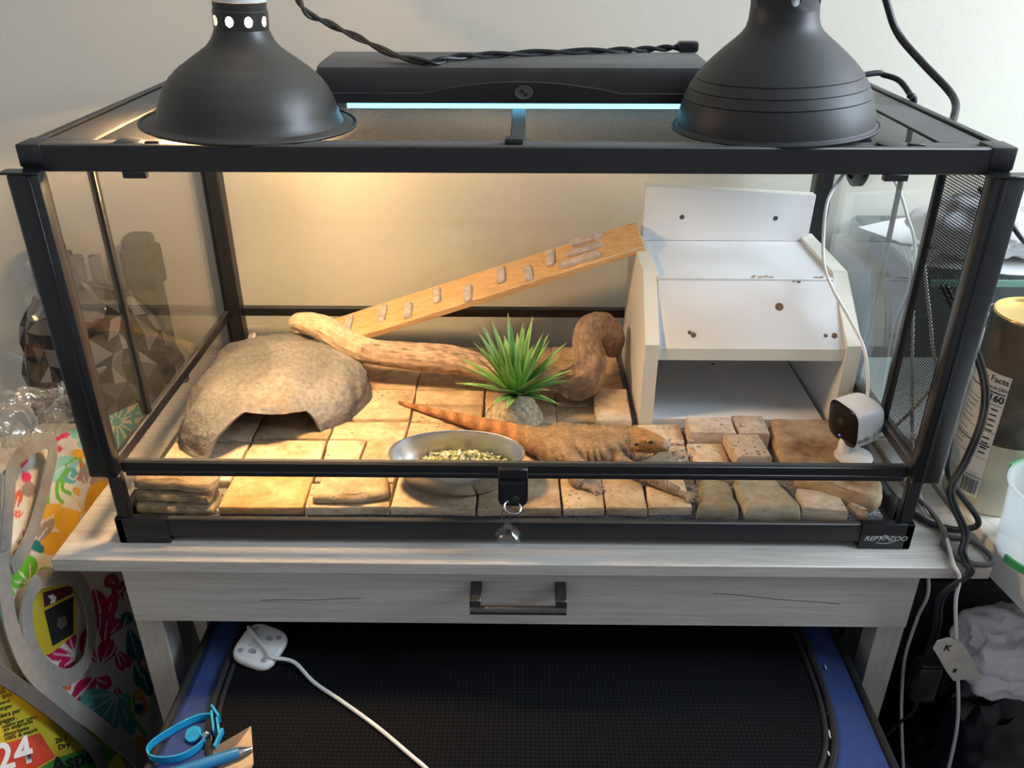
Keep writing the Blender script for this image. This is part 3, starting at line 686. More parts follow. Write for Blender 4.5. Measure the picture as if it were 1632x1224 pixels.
loose(obj('stone_chip', bm, M['tile2']), 'small pale stone chip under the sloping brown slab')
for i, (zl, zh, dx, dy, lab) in enumerate(((.030, .0440, .000, .000, 'lowest'), (.0455, .0590, -.003, .003, 'middle'), (.0605, .0740, .001, .006, 'topmost'))):
    bm = slab_stone([(-.4390+dx, .0120+dy), (-.3920, .0105+dy), (-.3480+dx, .0090+dy), (-.3465+dx, .050), (-.390, .060), (-.4390, .058)], zl, zh, 20+i*3, .0045, n=56, tilt=(-.035, -.02 if i < 2 else .03))
    loose(obj('ledge_stone', bm, M['ledge']), '%s of three layered ledge stones in the left front corner' % lab)
bm = nb(); rnd.seed(5)
for i in range(260):
    p = Vector((rnd.uniform(-.441, -.350), rnd.uniform(.0085, .012), rnd.uniform(.0205, .0300))); s = rnd.uniform(.0011, .0024)
    t = bmesh.new(); bmesh.ops.create_icosphere(t, subdivisions=1, radius=s); t.transform(Matrix.Translation(p)); merge(bm, t)
obj('gravel', bm, M['paper'], smooth=False, label='white grit along the glass under the ledge stones', cat='gravel', kind='stuff')

# ------------------------------------------------------------------ resin rock hide
M['rock'] = stonemat('grey_resin_rock', [(.20, .17, .13), (.36, .33, .29), (.46, .43, .38), (.58, .54, .47)], sc=24, pits=False, rnd_=False, rough=.8, layer=(1, 1, 1.6))
HC = Vector((-.330, .248, .0445))
FOOT = [(-.388, .098), (-.425, .128), (-.440, .185), (-.443, .25), (-.435, .33), (-.375, .385), (-.29, .385), (-.228, .335), (-.203, .275), (-.214, .225), (-.255, .178)]
fa = sorted((math.atan2(y-HC.y, x-HC.x), math.hypot(x-HC.x, y-HC.y)) for x, y in FOOT)
def frad(a):
    a = (a+math.pi) % (2*math.pi)-math.pi; n = len(fa); L = fa[-1:]+fa+fa[:1]
    L = [(fa[-1][0]-2*math.pi, fa[-1][1])]+fa+[(fa[0][0]+2*math.pi, fa[0][1])]
    for p, q in zip(L, L[1:]):
        if p[0] <= a <= q[0]:
            t = (a-p[0])/(q[0]-p[0]); t = t*t*(3-2*t)*.5+t*.5; return p[1]+(q[1]-p[1])*t
    return .12
A0, A1 = R(-111), R(-45)
HH = .080
def hide_pt(a, t, extra=0):
    e = 2.5; rf = max(0, 1-t**e)**(1/e); r = frad(a)
    x = HC.x+math.cos(a)*r*rf; y = HC.y+math.sin(a)*r*rf
    hh = HH*(1+.06*math.cos(a-R(40)))
    p = Vector((x, y, HC.z+hh*t))
    d = Vector((math.cos(a)*rf, math.sin(a)*rf, .4+t)).normalized()
    k = -.0050*abs(nz(p, 22, 6))-.0022*abs(nz(p, 55, 16))+(.0100*nz(p, 13, 1)+.0045*nz(p, 36, 2))+.0018*nz(p, 110, 3)+.0010*nz(p, 240, 4)
    return p+d*(k+extra)*(min(1, t*5+.15))
def mouth(a):
    s = (a-A0)/(A1-A0)
    if s <= 0 or s >= 1: return 0
    return .86*min(1, s/.24)**.55*min(1, (1-s)/.12)**.6*(1-.50*s)
na, nt_ = 168, 44
bm = nb(); rows = []
for j in range(nt_+1):
    row = []
    for i in range(na):
        a = -math.pi+2*math.pi*i/na; t0 = max(0, mouth(a)); t = t0+(1-t0)*(j/nt_)**1.15*.9995
        row.append(bm.verts.new(hide_pt(a, t)))
    rows.append(row)
for p, q in zip(rows, rows[1:]):
    for i in range(na): bm.faces.new((p[i], p[(i+1) % na], q[(i+1) % na], q[i]))
bm.faces.new(rows[-1])
ir = []
for j in (0, 8, 18, 30, 40):
    ir.append([bm.verts.new(HC+(Vector(rows[j][i].co)-HC)*.93+Vector((0, 0, -.001 if j else 0))) for i in range(na)])
for i in range(na): bm.faces.new((ir[0][i], ir[0][(i+1) % na], rows[0][(i+1) % na], rows[0][i]))
for p, q in zip(ir, ir[1:]):
    for i in range(na): bm.faces.new((p[(i+1) % na], p[i], q[i], q[(i+1) % na]))
bm.faces.new(ir[-1][::-1])
hv = []
for v in bm.verts:
    p = v.co; n = nz(p, 26, 8); q = nz(p, 70, 9)
    c = np.array((.225, .212, .190))*(1+.30*n+.16*q); bl = max(0, nz(p, 11, 21))*.8+max(0, (p.x+.29)*6)*.5; bl = min(.8, bl); c = c*(1-bl)+np.array((.19, .195, .205))*bl*(1+.2*q)
    w_ = max(0, nz(p, 14, 12)-.02+.25*nz(p, 120, 13)); c = c*(1-w_*.9)+np.array((.46, .43, .37))*w_*.9
    d = (p-Vector((-.302, .152, .100))).length
    s = max(0, 1-d/.045)*max(0, .35+nz(p, 60, 14)); c = c*(1-min(.75, s))+np.array((.24, .12, .05))*min(.75, s)
    d = (p-Vector((-.262, .182, .075))).length; s = max(0, 1-d/.05)*.6; c = c*(1-s)+np.array((.27, .27, .29))*s
    hv.append(np.clip(c, .02, .9))
obj('rock_hide', bm, vcolmat('resin_rock', .85, 1.0, 150, .30, 190, .25, False, .003), label='big grey resin rock hide with an arched mouth', cat='rock hide', vcol=hv)

# ------------------------------------------------------------------ wooden ramp
BA = Vector((.39, 0, .134)).normalized(); BCr = Vector((-.008, .065, .0140)); BCr = (BCr-BA*BCr.dot(BA)).normalized(); BN = BA.cross(BCr).normalized()
BP = Vector((-.213, .345, .112))
def Pp(x, y, p0, n): d = ray(x, y); return CAM+d*((p0-CAM).dot(n)/d.dot(n))
def onboard(la, lc, ln): return BP+BA*la+BCr*lc+BN*ln
mb = Matrix(((BA.x, BCr.x, BN.x, BP.x), (BA.y, BCr.y, BN.y, BP.y), (BA.z, BCr.z, BN.z, BP.z), (0, 0, 0, 1)))
rp = empty('ramp', onboard(-.195, .033, -.01), 'long pine plank ramp with grey cleats leading up to the white shelf unit', 'ramp')
me_ = box((-.195, 0, -.0105), (.4135, .0665, 0), .0012, 1)
bm = me_; bm.transform(mb); obj('plank', bm, M['pine'], rp)
M['cleat'] = plain('grey_weathered_cleat', (.54, .47, .42), .85, var=.25, sc=120, bmp=.8, bsc=300)
def cleat(x, y, along, ln, wd, i):
    p = Pp(x, y, BP+BN*.003, BN); d = p-BP; la, lc = d.dot(BA), d.dot(BCr)
    t = slab_stone([(-wd/2, -ln/2), (wd/2, -ln/2), (wd/2, ln/2), (-wd/2, ln/2)], .0001, .0065, 40+i, .0012, n=20, rings=3, inset=.002)
    if along: t.transform(Matrix.Rotation(R(90), 4, 'Z'))
    else: t.transform(Matrix.Rotation(R(rnd.uniform(-7, 3)), 4, 'Z'))
    t.transform(Matrix.Translation((la, lc, 0))); t.transform(mb); obj('cleat', t, M['cleat'], rp)
for i, (x, y) in enumerate(((400, 543), (555, 514), (609, 499), (650, 494), (696, 470), (745, 467), (798, 438), (841, 435), (876, 411))): cleat(x, y, False, .037, .0125, i)
for i, (x, y) in enumerate(((924, 414), (930, 398), (934, 382))): cleat(x, y, True, .062-.006*i, .0105, 20+i)

# ------------------------------------------------------------------ driftwood
dp_ = [(Yp(463, 517, .318), .006), (Yp(478, 514, .318), .0125), (Yp(510, 522, .316), .0165), (Yp(548, 545, .312), .0170), (Yp(590, 560, .308), .0165), (Yp(640, 566, .304), .0170), (Yp(700, 572, .300), .0180), (Yp(742, 577, .296), .0165), (Yp(790, 590, .286), .0150),
       (Yp(840, 603, .276), .0160), (Yp(890, 606, .270), .0185), (Yp(921, 609, .268), .0235), (Yp(940, 582, .285), .0195), (Yp(935, 550, .305), .0180), (Yp(941, 525, .325), .0190), (Yp(962, 520, .345), .0175), (Yp(976, 540, .360), .0165), (Yp(977, 562, .366), .0100)]
pts = catmull([p for p, r in dp_], 220)
rr = [v.x*1.13 for v in catmull([Vector((r, 0, 0)) for p, r in dp_], 220)]
bm = tube(pts, rr, 40)
bm.verts.ensure_lookup_table(); dv = []
for idx, v in enumerate(bm.verts):
    i, k = idx//40, idx % 40; a = k/40*2*math.pi; s = i/220
    g = noise.noise(Vector((math.cos(a+s*3)*5, math.sin(a+s*3)*5, s*7))); g2 = noise.noise(Vector((math.cos(a+s*3)*20, math.sin(a+s*3)*20, s*9)))
    d = v.co-pts[min(i, 220)]
    v.co += d*(.09*g+.05*g2+.10*noise.noise(Vector((s*16, math.cos(a), math.sin(a)))))
    c = np.array((.50, .345, .235))*(1+.42*g+.85*g2)
    if s > .62: c = c*.30+np.array((.30, .215, .165))*.75*(1+.4*g2)
    if s < .22: c = c*.45+np.array((.74, .54, .34))*.55
    dv.append(np.clip(c, .03, .85))
obj('driftwood', bm, vcolmat('driftwood', .75, .5, 300, .3, 120), label='thick twisted driftwood branch lying across the tank', cat='driftwood', vcol=dv)

# ------------------------------------------------------------------ artificial plant
pl = empty('artificial_plant', (0, .214, ZT), 'spiky green artificial plant in a sandy cone base', 'plant')
bm = lump((0, .2145, ZT), (.0385, .0345, .0385), 31, .10, 40, 4, cut=ZT+.0004)
for v in bm.verts:
    h = (v.co.z-ZT)/.0385
    if h > .02: v.co.x *= 1-.22*h
obj('sandy_base', bm, plain('sandy_resin', (.47, .40, .28), .95, var=.45, sc=170, bmp=1.2, bsc=420), pl)
m, nt, b = newmat('plant_leaf'); v = coords(nt); a = nt.nodes.new('ShaderNodeVertexColor'); a.layer_name = 'Col'
nt.links.new(mixc(nt, 1.0, a.outputs[0], ramp(nt, noisef(nt, v, 60, 3), [(.3, (.75, .8, .75)), (.7, (1.1, 1.1, 1.0))]), 'MULTIPLY'), b.inputs['Base Color']); b.inputs['Roughness'].default_value = .42
b.inputs['Subsurface Weight'].default_value = .0; M['leaf'] = m
rnd.seed(21); base = Vector((.002, .2135, .0830))
def leaf(az, el, L, Wd, droop):
    bm = nb(); n = 12; rows = []; cols = []; d = Vector((math.cos(az)*math.cos(el), math.sin(az)*math.cos(el), math.sin(el))); side = Vector((-math.sin(az), math.cos(az), 0))
    st = base+Vector((math.cos(az), math.sin(az), 0))*.004
    prev = None
    for i in range(n+1):
        s = i/n; p = st+d*L*s+Vector((0, 0, -droop*L*s*s))
        wdt = Wd*(.55+.9*s if s < .4 else .91*((1-s)/.6)**.75)*.5 if s < 1 else .0001
        up = side.cross(d).normalized()
        if up.z < 0: up = -up
        tw = side
        rows.append([bm.verts.new(p-tw*wdt+up*wdt*.35), bm.verts.new(p), bm.verts.new(p+tw*wdt+up*wdt*.35), bm.verts.new(p-up*.0007)])
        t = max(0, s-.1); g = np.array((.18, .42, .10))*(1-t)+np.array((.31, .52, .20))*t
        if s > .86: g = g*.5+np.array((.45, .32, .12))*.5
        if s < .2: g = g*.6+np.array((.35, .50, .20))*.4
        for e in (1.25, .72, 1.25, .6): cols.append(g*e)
    for p, q in zip(rows, rows[1:]):
        bm.faces.new((p[0], p[1], q[1], q[0])); bm.faces.new((p[1], p[2], q[2], q[1])); bm.faces.new((p[3], p[0], q[0], q[3])); bm.faces.new((p[2], p[3], q[3], q[2]))
    obj('leaf', bm, M['leaf'], pl, vcol=cols)
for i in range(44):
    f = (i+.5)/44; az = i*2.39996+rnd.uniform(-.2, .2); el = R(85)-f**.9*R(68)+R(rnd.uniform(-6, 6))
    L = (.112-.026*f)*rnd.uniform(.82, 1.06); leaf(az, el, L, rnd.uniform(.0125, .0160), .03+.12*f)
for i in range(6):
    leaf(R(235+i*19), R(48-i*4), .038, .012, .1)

# ------------------------------------------------------------------ steel bowl with chopped greens
bw = empty('food_bowl', (-.0675, .062, ZT), 'oval stainless steel food bowl', 'bowl')
BX, BY = -.0675, .0625
def oval(prof, seg=72):
    bm = nb(); rings = []
    for ra, rb, z in prof: rings.append([bm.verts.new((BX+ra*math.cos(2*math.pi*k/seg), BY+rb*math.sin(2*math.pi*k/seg), z)) for k in range(seg)])
    for a, b_ in zip(rings, rings[1:]):
        for k in range(seg): bm.faces.new((a[k], a[(k+1) % seg], b_[(k+1) % seg], b_[k]))
    bm.faces.new(rings[0][::-1]); bm.faces.new(rings[-1]); bmesh.ops.recalc_face_normals(bm, faces=bm.faces); return bm
obj('bowl_body', oval([(.044, .026, ZT+.0006), (.052, .031, ZT+.0010), (.060, .036, ZT+.006), (.070, .0425, ZT+.020), (.0765, .0465, ZT+.036), (.0790, .0482, ZT+.042), (.0770, .0465, ZT+.042), (.0740, .0450, ZT+.036), (.0675, .0408, ZT+.020), (.0570, .0340, ZT+.007), (.050, .029, ZT+.003)]), M['steel'], bw)
bm = catt([Vector((BX+.0795*math.cos(a), BY+.0487*math.sin(a), ZT+.0422)) for a in [2*math.pi*k/80 for k in range(80)]], .0017, 8); obj('rolled_rim', bm, M['steel'], bw)
rnd.seed(4); bm = nb(); fc = []
GRE = [(.52, .48, .26), (.60, .52, .33), (.34, .36, .14), (.66, .60, .42), (.45, .34, .20), (.55, .55, .28), (.24, .28, .09), (.72, .66, .50)]
for i in range(620):
    a = rnd.uniform(0, 6.283); q = math.sqrt(rnd.random()); x = BX+.004+.060*q*math.cos(a); y = BY+.0355*q*math.sin(a)
    z = ZT+.019+.013*(1-q*q)+.006*nz((x, y, 0), 55, 3)+rnd.uniform(-.002, .003); s = rnd.uniform(.0016, .0042)
    t = bmesh.new(); bmesh.ops.create_cube(t, size=1)
    t.transform(Matrix.Translation((x, y, z)) @ Matrix.Rotation(rnd.uniform(0, 6.28), 4, Vector((rnd.uniform(-1, 1), rnd.uniform(-1, 1), rnd.uniform(-1, 1))).normalized()) @ Matrix.Diagonal((s*1.5, s, s*.45, 1)))
    c = np.clip(np.array(GRE[rnd.randrange(8)])*rnd.uniform(.95, 1.5), 0, .92); fc += [c]*8; merge(bm, t)
obj('chopped_salad', bm, M['bowl_food'], smooth=False, label='chopped greens and grain heaped in the steel bowl', cat='food', kind='stuff', vcol=fc)
M['carrot'] = plain('carrot_flesh', (.70, .17, .02), .5, var=.15, sc=90)
for i, (x, y, z, lab) in enumerate(((-.003, .052, .0775, 'orange carrot piece at the right end of the bowl'), (-.012, .041, .078, 'orange carrot piece at the front of the bowl heap'), (-.045, .046, .080, 'orange carrot piece in the middle of the bowl heap'))):
    bm = prism([(-.007, -.003), (.004, -.0045), (.008, .001), (.001, .0045), (-.006, .003)], -.0015, .0015, .0006)
    bm.transform(Matrix.Translation((x, y, z)) @ Matrix.Rotation(R(25+i*20), 4, 'Y') @ Matrix.Rotation(R(i*70), 4, 'Z'))
    obj('carrot_piece', bm, M['carrot'], label=lab, cat='food', group='carrot pieces in the bowl')
bm = lump((-.0085, .0985, .0795), (.0026, .0014, .003), 3, .3, 200, 2); obj('food_scrap', bm, M['redink'], label='dark red scrap stuck inside the bowl wall', cat='food')

# ------------------------------------------------------------------ bearded dragon
def loftpart(bm, sec, seg=20, n=None):
    """sec: (center, half width, half height)"""
    n = n or len(sec)*6
    P = catmull([Vector(s[0]) for s in sec], n); Wd = [v.x for v in catmull([Vector((s[1], s[2], 0)) for s in sec], n)]; Hh = [v.y for v in catmull([Vector((s[1], s[2], 0)) for s in sec], n)]
    rings = []
    for i, p in enumerate(P):
        t = (P[min(i+1, n)]-P[max(i-1, 0)]).normalized(); u = Vector((0, 0, 1)); u = (u-t*u.dot(t)).normalized(); v = t.cross(u)
        rings.append([bm.verts.new(p+u*math.sin(2*math.pi*k/seg)*max(.0012, Hh[i])+v*math.cos(2*math.pi*k/seg)*max(.0012, Wd[i])) for k in range(seg)])
    for a, b_ in zip(rings, rings[1:]):
        for k in range(seg): bm.faces.new((a[k], a[(k+1) % seg], b_[(k+1) % seg], b_[k]))
    bm.faces.new(rings[0][::-1]); bm.faces.new(rings[-1])
bm = nb()
DZ = .0015
SP = [((-.163, .252, .0485), .0022, .0022), ((-.130, .229, .0510), .0042, .0042), ((-.095, .208, .0535), .0062, .0062), ((-.060, .187, .0560), .0085, .0085), ((-.020, .162, .0595), .0120, .0110), ((.010, .140, .0630), .0165, .0140),
      ((.034, .124, .0640), .0230, .0165), ((.058, .117, .0655), .0310, .0190), ((.084, .1145, .0665), .0345, .0200), ((.108, .1145, .0670), .0325, .0200), ((.128, .1155, .0690), .0260, .0190), ((.141, .1165, .0715), .0205, .0165)]
loftpart(bm, SP, 24)
DX, DY, DZ = -.0315, .0310, .0020
HD = [((.166, .090, .0705), .0170, .0130), ((.179, .0870, .0720), .0190, .0132), ((.191, .0838, .0722), .0172, .0120), ((.203, .0805, .0712), .0136, .0102), ((.213, .0780, .0698), .0104, .0080), ((.220, .0763, .0688), .0078, .0060), ((.2245, .0752, .0680), .0042, .0038)]
loftpart(bm, [((x+DX, y+DY, z+DZ), w_, h_) for (x, y, z), w_, h_ in HD], 20)
loftpart(bm, [((.166+DX, .085+DY, .0635), .016, .010), ((.182+DX, .081+DY, .0605), .0205, .0105), ((.196+DX, .079+DY, .0625), .0150, .0085), ((.210+DX, .077+DY, .0665), .0080, .0055)], 16)   # beard
def blob(c, r):
    t = bmesh.new(); bmesh.ops.create_icosphere(t, subdivisions=2, radius=1)
    for v in t.verts: v.co = Vector((c[0]+v.co.x*r[0], c[1]+v.co.y*r[1], c[2]+v.co.z*r[2]))
    merge(bm, t)
for s in (-1, 1): blob((.1965+DX, .0822+DY+s*(.0118 if s < 0 else .0075), (.0800 if s < 0 else .0765)+DZ), (.0075, .0040, .0034)); blob((.178+DX, .0866+DY+s*.0150, .0700+DZ), (.010, .0062, .0068))
def limb(pts): loftpart(bm, [(p, r, r) for p, r in pts], 12)
def foot(c, ang, n=5, L=.016, sp=.36):
    blob((c[0], c[1], c[2]+.001), (.006, .005, .0032))
    for i in range(n):
        a = ang+(i-(n-1)/2)*sp; l = L*(.75+.35*math.sin((i+1)/(n+1)*math.pi)); d = Vector((math.cos(a), math.sin(a), 0)); c_ = Vector(c)
        loftpart(bm, [(c_+d*.002, .0024, .0022), (c_+d*l*.5+Vector((0, 0, .0012)), .0022, .0021), (c_+d*l*.85+Vector((0, 0, -.0002)), .0017, .0017), (c_+d*l*1.1+Vector((0, 0, -.0012)), .0012, .0012)], 8, 8)
limb([((.124, .100, .0640), .0110), ((.132, .082, .0610), .0095), ((.155, .064, .0575), .0085), ((.176, .051, .0530), .0070), ((.194, .039, .0500), .0058)]); foot((.198, .036, .0480), R(-28))
limb([((.042, .110, .0640), .0180), ((.054, .090, .0650), .0160), ((.078, .072, .0600), .0115), ((.072, .060, .0530), .0080), ((.080, .052, .0500), .0062)]); foot((.087, .049, .0480), R(-12), L=.019)
limb([((.128, .130, .0640), .0115), ((.145, .145, .0600), .0095), ((.166, .150, .0530), .0070), ((.176, .152, .0500), .0055)]); foot((.180, .153, .0480), R(15))
limb([((.050, .135, .0650), .0150), ((.064, .160, .0600), .0120), ((.078, .172, .0540), .0085), ((.082, .180, .0500), .0060)]); foot((.086, .183, .0480), R(20), L=.018)
me = bpy.data.meshes.new('d'); bmesh.ops.recalc_face_normals(bm, faces=bm.faces); bm.to_mesh(me); bm.free()
o = bpy.data.objects.new('d', me); COL.objects.link(o)
md = o.modifiers.new('r', 'REMESH'); md.mode = 'VOXEL'; md.voxel_size = .00125; md.adaptivity = 0
ms = o.modifiers.new('s', 'SMOOTH'); ms.factor = .5; ms.iterations = 3
bpy.context.view_layer.update()
dm = bpy.data.meshes.new_from_object(o.evaluated_get(bpy.context.evaluated_depsgraph_get())); bpy.data.objects.remove(o); bpy.data.meshes.remove(me)
dm.materials.clear()
spine = catmull([Vector(s[0]) for s in SP], 120)
nrm = [Vector(v.normal) for v in dm.vertices]; dcol = []
def sm(a, b_, x): t = max(0, min(1, (x-a)/(b_-a))); return t*t*(3-2*t)
for v, n in zip(dm.vertices, nrm):
    p = v.co.copy(); x = p.x
    body = sm(.02, .05, x)*(1-sm(.132, .146, x))
    side = 1-abs(n.z)**3
    yc = .1165
    on_body = sm(.055, .062, p.z)*(1-sm(.036, .044, abs(p.y-yc)))
    wr = math.sin((x+.35*p.z+.007*nz(p, 45, 2))*2*math.pi/.0105)
    k = body*side*on_body*(.0017*wr)+.0007*nz(p, 130, 4)+.0006*abs(nz(p, 330, 5))
    v.co = p+n*k
    tail = 1-sm(-.01, .03, x); head = sm(.137, .151, x)*sm(.0645, .068, p.z); low = 1-sm(.052, .060, p.z)
    c = np.array((.33, .200, .115))
    c = c*(1-tail)+np.array((.47, .22, .095))*(1+.28*math.sin(x*2*math.pi/.021+2))*tail
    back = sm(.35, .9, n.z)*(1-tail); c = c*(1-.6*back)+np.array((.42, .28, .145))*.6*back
    c = c*(1+.30*body*wr*side)
    c = c*(1-head)+np.array((.50, .26, .095))*head
    jw = head*sm(.3, .8, abs(n.y))*(1-sm(.0725, .0765, p.z)); c = c*(1-.7*jw)+np.array((.66, .27, .05))*.7*jw; be = sm(.137, .143, x)*(1-sm(.0635, .0685, p.z))*(1-low*.4); c = c*(1-.75*be)+np.array((.30, .215, .14))*.75*be*(1+.5*math.sin(x*2*math.pi/.0038))
    leg = low*(1-tail); c = c*(1-.75*leg)+np.array((.36, .28, .20))*.75*leg
    sn = sm(.180, .190, x)*sm(.058, .063, p.z); c = c*(1-sn)+np.array((.60, .52, .42))*sn
    c = c*(1+.30*nz(p, 90, 7)+.25*nz(p, 260, 8)); dcol.append(np.clip(c, .02, .85))
dr_ = empty('bearded_dragon', (.03, .13, ZT), 'orange brown bearded dragon lying behind the food bowl, head to the right', 'lizard')
obj('body', dm, vcolmat('dragon_skin', .75, .85, 620, .3, 380, .3, True), dr_, vcol=dcol)
eyeM = plain('dark_lizard_eye', (.012, .010, .008), .1, coat=1)
for s in (-1, 1):
    c = Vector((.1985+DX, .0815+DY+s*(.0137 if s < 0 else .0118), (.0795 if s < 0 else .0745)+DZ)); bm = nb(); bmesh.ops.create_icosphere(bm, subdivisions=3, radius=.0030); bm.transform(Matrix.Translation(c)); obj('eye', bm, eyeM, dr_)
    bm = catt([c+Vector((.0036*math.cos(a), s*.0012, .0029*math.sin(a))) for a in [2*math.pi*k/20 for k in range(20)]], .0009, 6); obj('eyelid', bm, plain('orange_eyelid', (.60, .33, .10), .7, bmp=.4), dr_)
    bm = lump((.1815+DX, .0865+DY+s*.0192, .0755+DZ), (.0024, .0012, .0017), 2, .1, 90, 2); obj('ear_hole', bm, M['ink'], dr_)
    mp = catmull([Vector((x+DX, y+DY, z+DZ)) for x, y, z in ((.1800, .0868+s*.0196, .0672), (.191, .0838+s*.0176, .0676), (.203, .0805+s*.0142, .0674), (.213, .0780+s*.0110, .0664), (.2215, .0758+s*.0070, .0660))], 16)
    obj('mouth_line', tube(mp, .0009, 6), plain('dark_mouth_line', (.10, .05, .03), .8), dr_)
# rows of soft spikes along the flanks, jaw and beard
bm = nb(); rnd.seed(9)
def spike(p, d, L, r):
    d = d.normalized(); u = d.orthogonal().normalized(); v = d.cross(u); tip = bm.verts.new(p+d*L); b_ = [bm.verts.new(p-d*.0006+(u*math.cos(a)+v*math.sin(a))*r) for a in (0, 1.57, 3.14, 4.71)]
    for k in range(4): bm.faces.new((b_[k], b_[(k+1) % 4], tip))
for s in (-1, 1):
    for i in range(34):
        f = i/33; x = .045+f*.092; yc = .1165; hw = .0345*math.sin(min(1, .35+f*.9)*math.pi*.62)
        spike(Vector((x, yc+s*min(hw, .0335), .0610+rnd.uniform(-.002, .002))), Vector((-.6, s*1, .1)), .0042, .0010)
    for i in range(16):
        f = i/15; spike(Vector((.168+DX+.034*f, .089+DY-.011*f+s*(.0200-.008*f*f), .0660-.002*math.sin(f*3))), Vector((-.5, s*1, -.5)), .0055, .0011)
    for i in range(12):
        f = i/11; spike(Vector((.170+DX+.030*f, .088+DY-.011*f+s*(.0160-.006*f*f), .0590)), Vector((-.5, s*.9, -.6)), .0050, .0011)
    for i in range(7):
        spike(Vector((.1715+DX+.0012*i, .089+DY+s*(.010+.0018*i), .0870-.0013*i)), Vector((-1, s*.5, .5)), .0042, .0011)
bmesh.ops.recalc_face_normals(bm, faces=bm.faces)
obj('spikes', bm, plain('pale_spike_tips', (.46, .33, .20), .7), dr_, smooth=False, kind='stuff')
# loose flakes of shed skin by the snout
bm = nb(); rnd.seed(14)
for i in range(46):
    p = Vector((rnd.gauss(.212, .008), rnd.gauss(.118, .018), ZT+.0035+abs(rnd.gauss(0, .004)))); s = rnd.uniform(.0015, .004)
    t = bmesh.new(); bmesh.ops.create_icosphere(t, subdivisions=1, radius=1)
    t.transform(Matrix.Translation(p) @ Matrix.Rotation(rnd.uniform(0, 6), 4, Vector((rnd.random(), rnd.random(), rnd.random())).normalized()) @ Matrix.Diagonal((s, s*.7, s*.35, 1))); merge(bm, t)
obj('shed_skin', bm, plain('pale_shed_skin', (.62, .55, .45), .8, var=.25), smooth=False, label='pale flakes of shed skin in front of the lizard snout', cat='shed skin', kind='stuff')

# ------------------------------------------------------------------ white shelf unit
hu = empty('shelf_unit', (.31, .31, .0336), 'white melamine shelf unit with a sloping front and open box below', 'shelf unit')
ME, EB = M['melamine'], M['edge']
side = [(.205, .0340), (.205, .161), (.272, .2372), (.430, .2372), (.430, .0340)]
def sidepanel(x0, x1, splay):
    o_ = []
    for y0_, m_, nm in ((0, ME, 'side_panel'),):
        bm = prism_yz(side, x0, x1, .0006)
        for v in bm.verts: v.co.x += splay*max(0, .272-v.co.y)
        p = obj(nm, bm, ME, hu)
        # edge band over the front and sloping edges
        bm = nb(); w = .0004
        for (a, b_) in zip(side[:-2], side[1:-1]):
            d = Vector((0, b_[0]-a[0], b_[1]-a[1])).normalized(); n = Vector((0, -d.z, d.y))
            vs = []
            for q in (a, b_):
                for x in (x0, x1):
                    for s in (.0001, w):
                        vs.append(bm.verts.new(Vector((x+splay*max(0, .272-q[0]), q[0], q[1]))+n*s))
            i = lambda k, x, s: vs[k*4+x*2+s]
            for f in ((i(0,0,1), i(0,1,1), i(1,1,1), i(1,0,1)), (i(0,0,0), i(0,0,1), i(1,0,1), i(1,0,0)), (i(0,1,1), i(0,1,0), i(1,1,0), i(1,1,1))): bm.faces.new(f)
        bmesh.ops.recalc_face_normals(bm, faces=bm.faces); obj('edge_band', bm, EB, p, label='cream edge band')
sidepanel(.1680, .1860, 0); sidepanel(.4160, .4350, .17)
boxo('top_panel', (.1865, .262, .2150), (.4160, .4125, .2312), ME, hu, .0005)
SL0, SL1 = Vector((0, .2085, .1560)), Vector((0, .2640, .2305)); sd = (SL1-SL0).normalized(); sn = Vector((0, -sd.z, sd.y))
if sn.y > 0: sn = -sn
bm = prism_yz([(SL0.y, SL0.z), (SL1.y, SL1.z), (SL1.y+.004, SL1.z-.018), (SL0.y, SL0.z-.0175)], .1865, .4160, .0004)
for v in bm.verts:
    if v.co.x > .3: v.co.x += .17*max(0, .272-v.co.y)
slp = obj('sloping_panel', bm, ME, hu)
bm = box((.1868, SL0.y-.0010, SL0.z-.0172), (.4265, SL0.y+.0002, SL0.z-.0003)); obj('edge_band', bm, EB, slp, label='cream edge band')
boxo('inner_back', (.1865, .4125, .0500), (.4158, .4290, .2150), ME, hu, .0004)
boxo('bottom_panel', (.1865, .2085, .0345), (.4158, .4290, .0498), ME, hu, .0004)
bm = prism([(.1835, .2313), (.4250, .2313), (.4265, .2990), (.1835, .3120)], 0, .016, .0006)
for v in bm.verts: v.co = Vector((v.co.x, .4130+v.co.z, v.co.y))
bmesh.ops.recalc_face_normals(bm, faces=bm.faces); ub = obj('upright_back', bm, ME, hu)
bm = prism([(.1836, .3121), (.4264, .2991), (.4264, .2994), (.1836, .3124)], 0, .016)
for v in bm.verts: v.co = Vector((v.co.x, .4130+v.co.z, v.co.y))
bmesh.ops.recalc_face_normals(bm, faces=bm.faces); obj('edge_band', bm, EB, ub)
def hole(par, x, y, r, p0, n, m, flat=1.0):
    p = Pp(x, y, p0, n); t = lathe([(r*1.08, -.0002), (r, .00035), (.0003, .00035)], (0, 0, 0), 20)
    q = Vector((0, 0, 1)).rotation_difference(n); t.transform(Matrix.Translation(p) @ q.to_matrix().to_4x4()); obj('screw_hole', t, m, par)
for x, y, r in ((1242, 489, .0052), (1265, 447, .0022), (1273, 448, .0026), (1099, 530, .0024), (1105, 534, .0034), (1316, 535, .0024), (1330, 535, .0036)): hole(slp, x, y, r, SL0, sn, M['chip'])
for x, y in ((1087, 346), (1236, 348)): hole(ub, x, y, .0034, Vector((0, .413, 0)), Vector((0, -1, 0)), M['gunmetal'])
bm = nb(); rnd.seed(2)
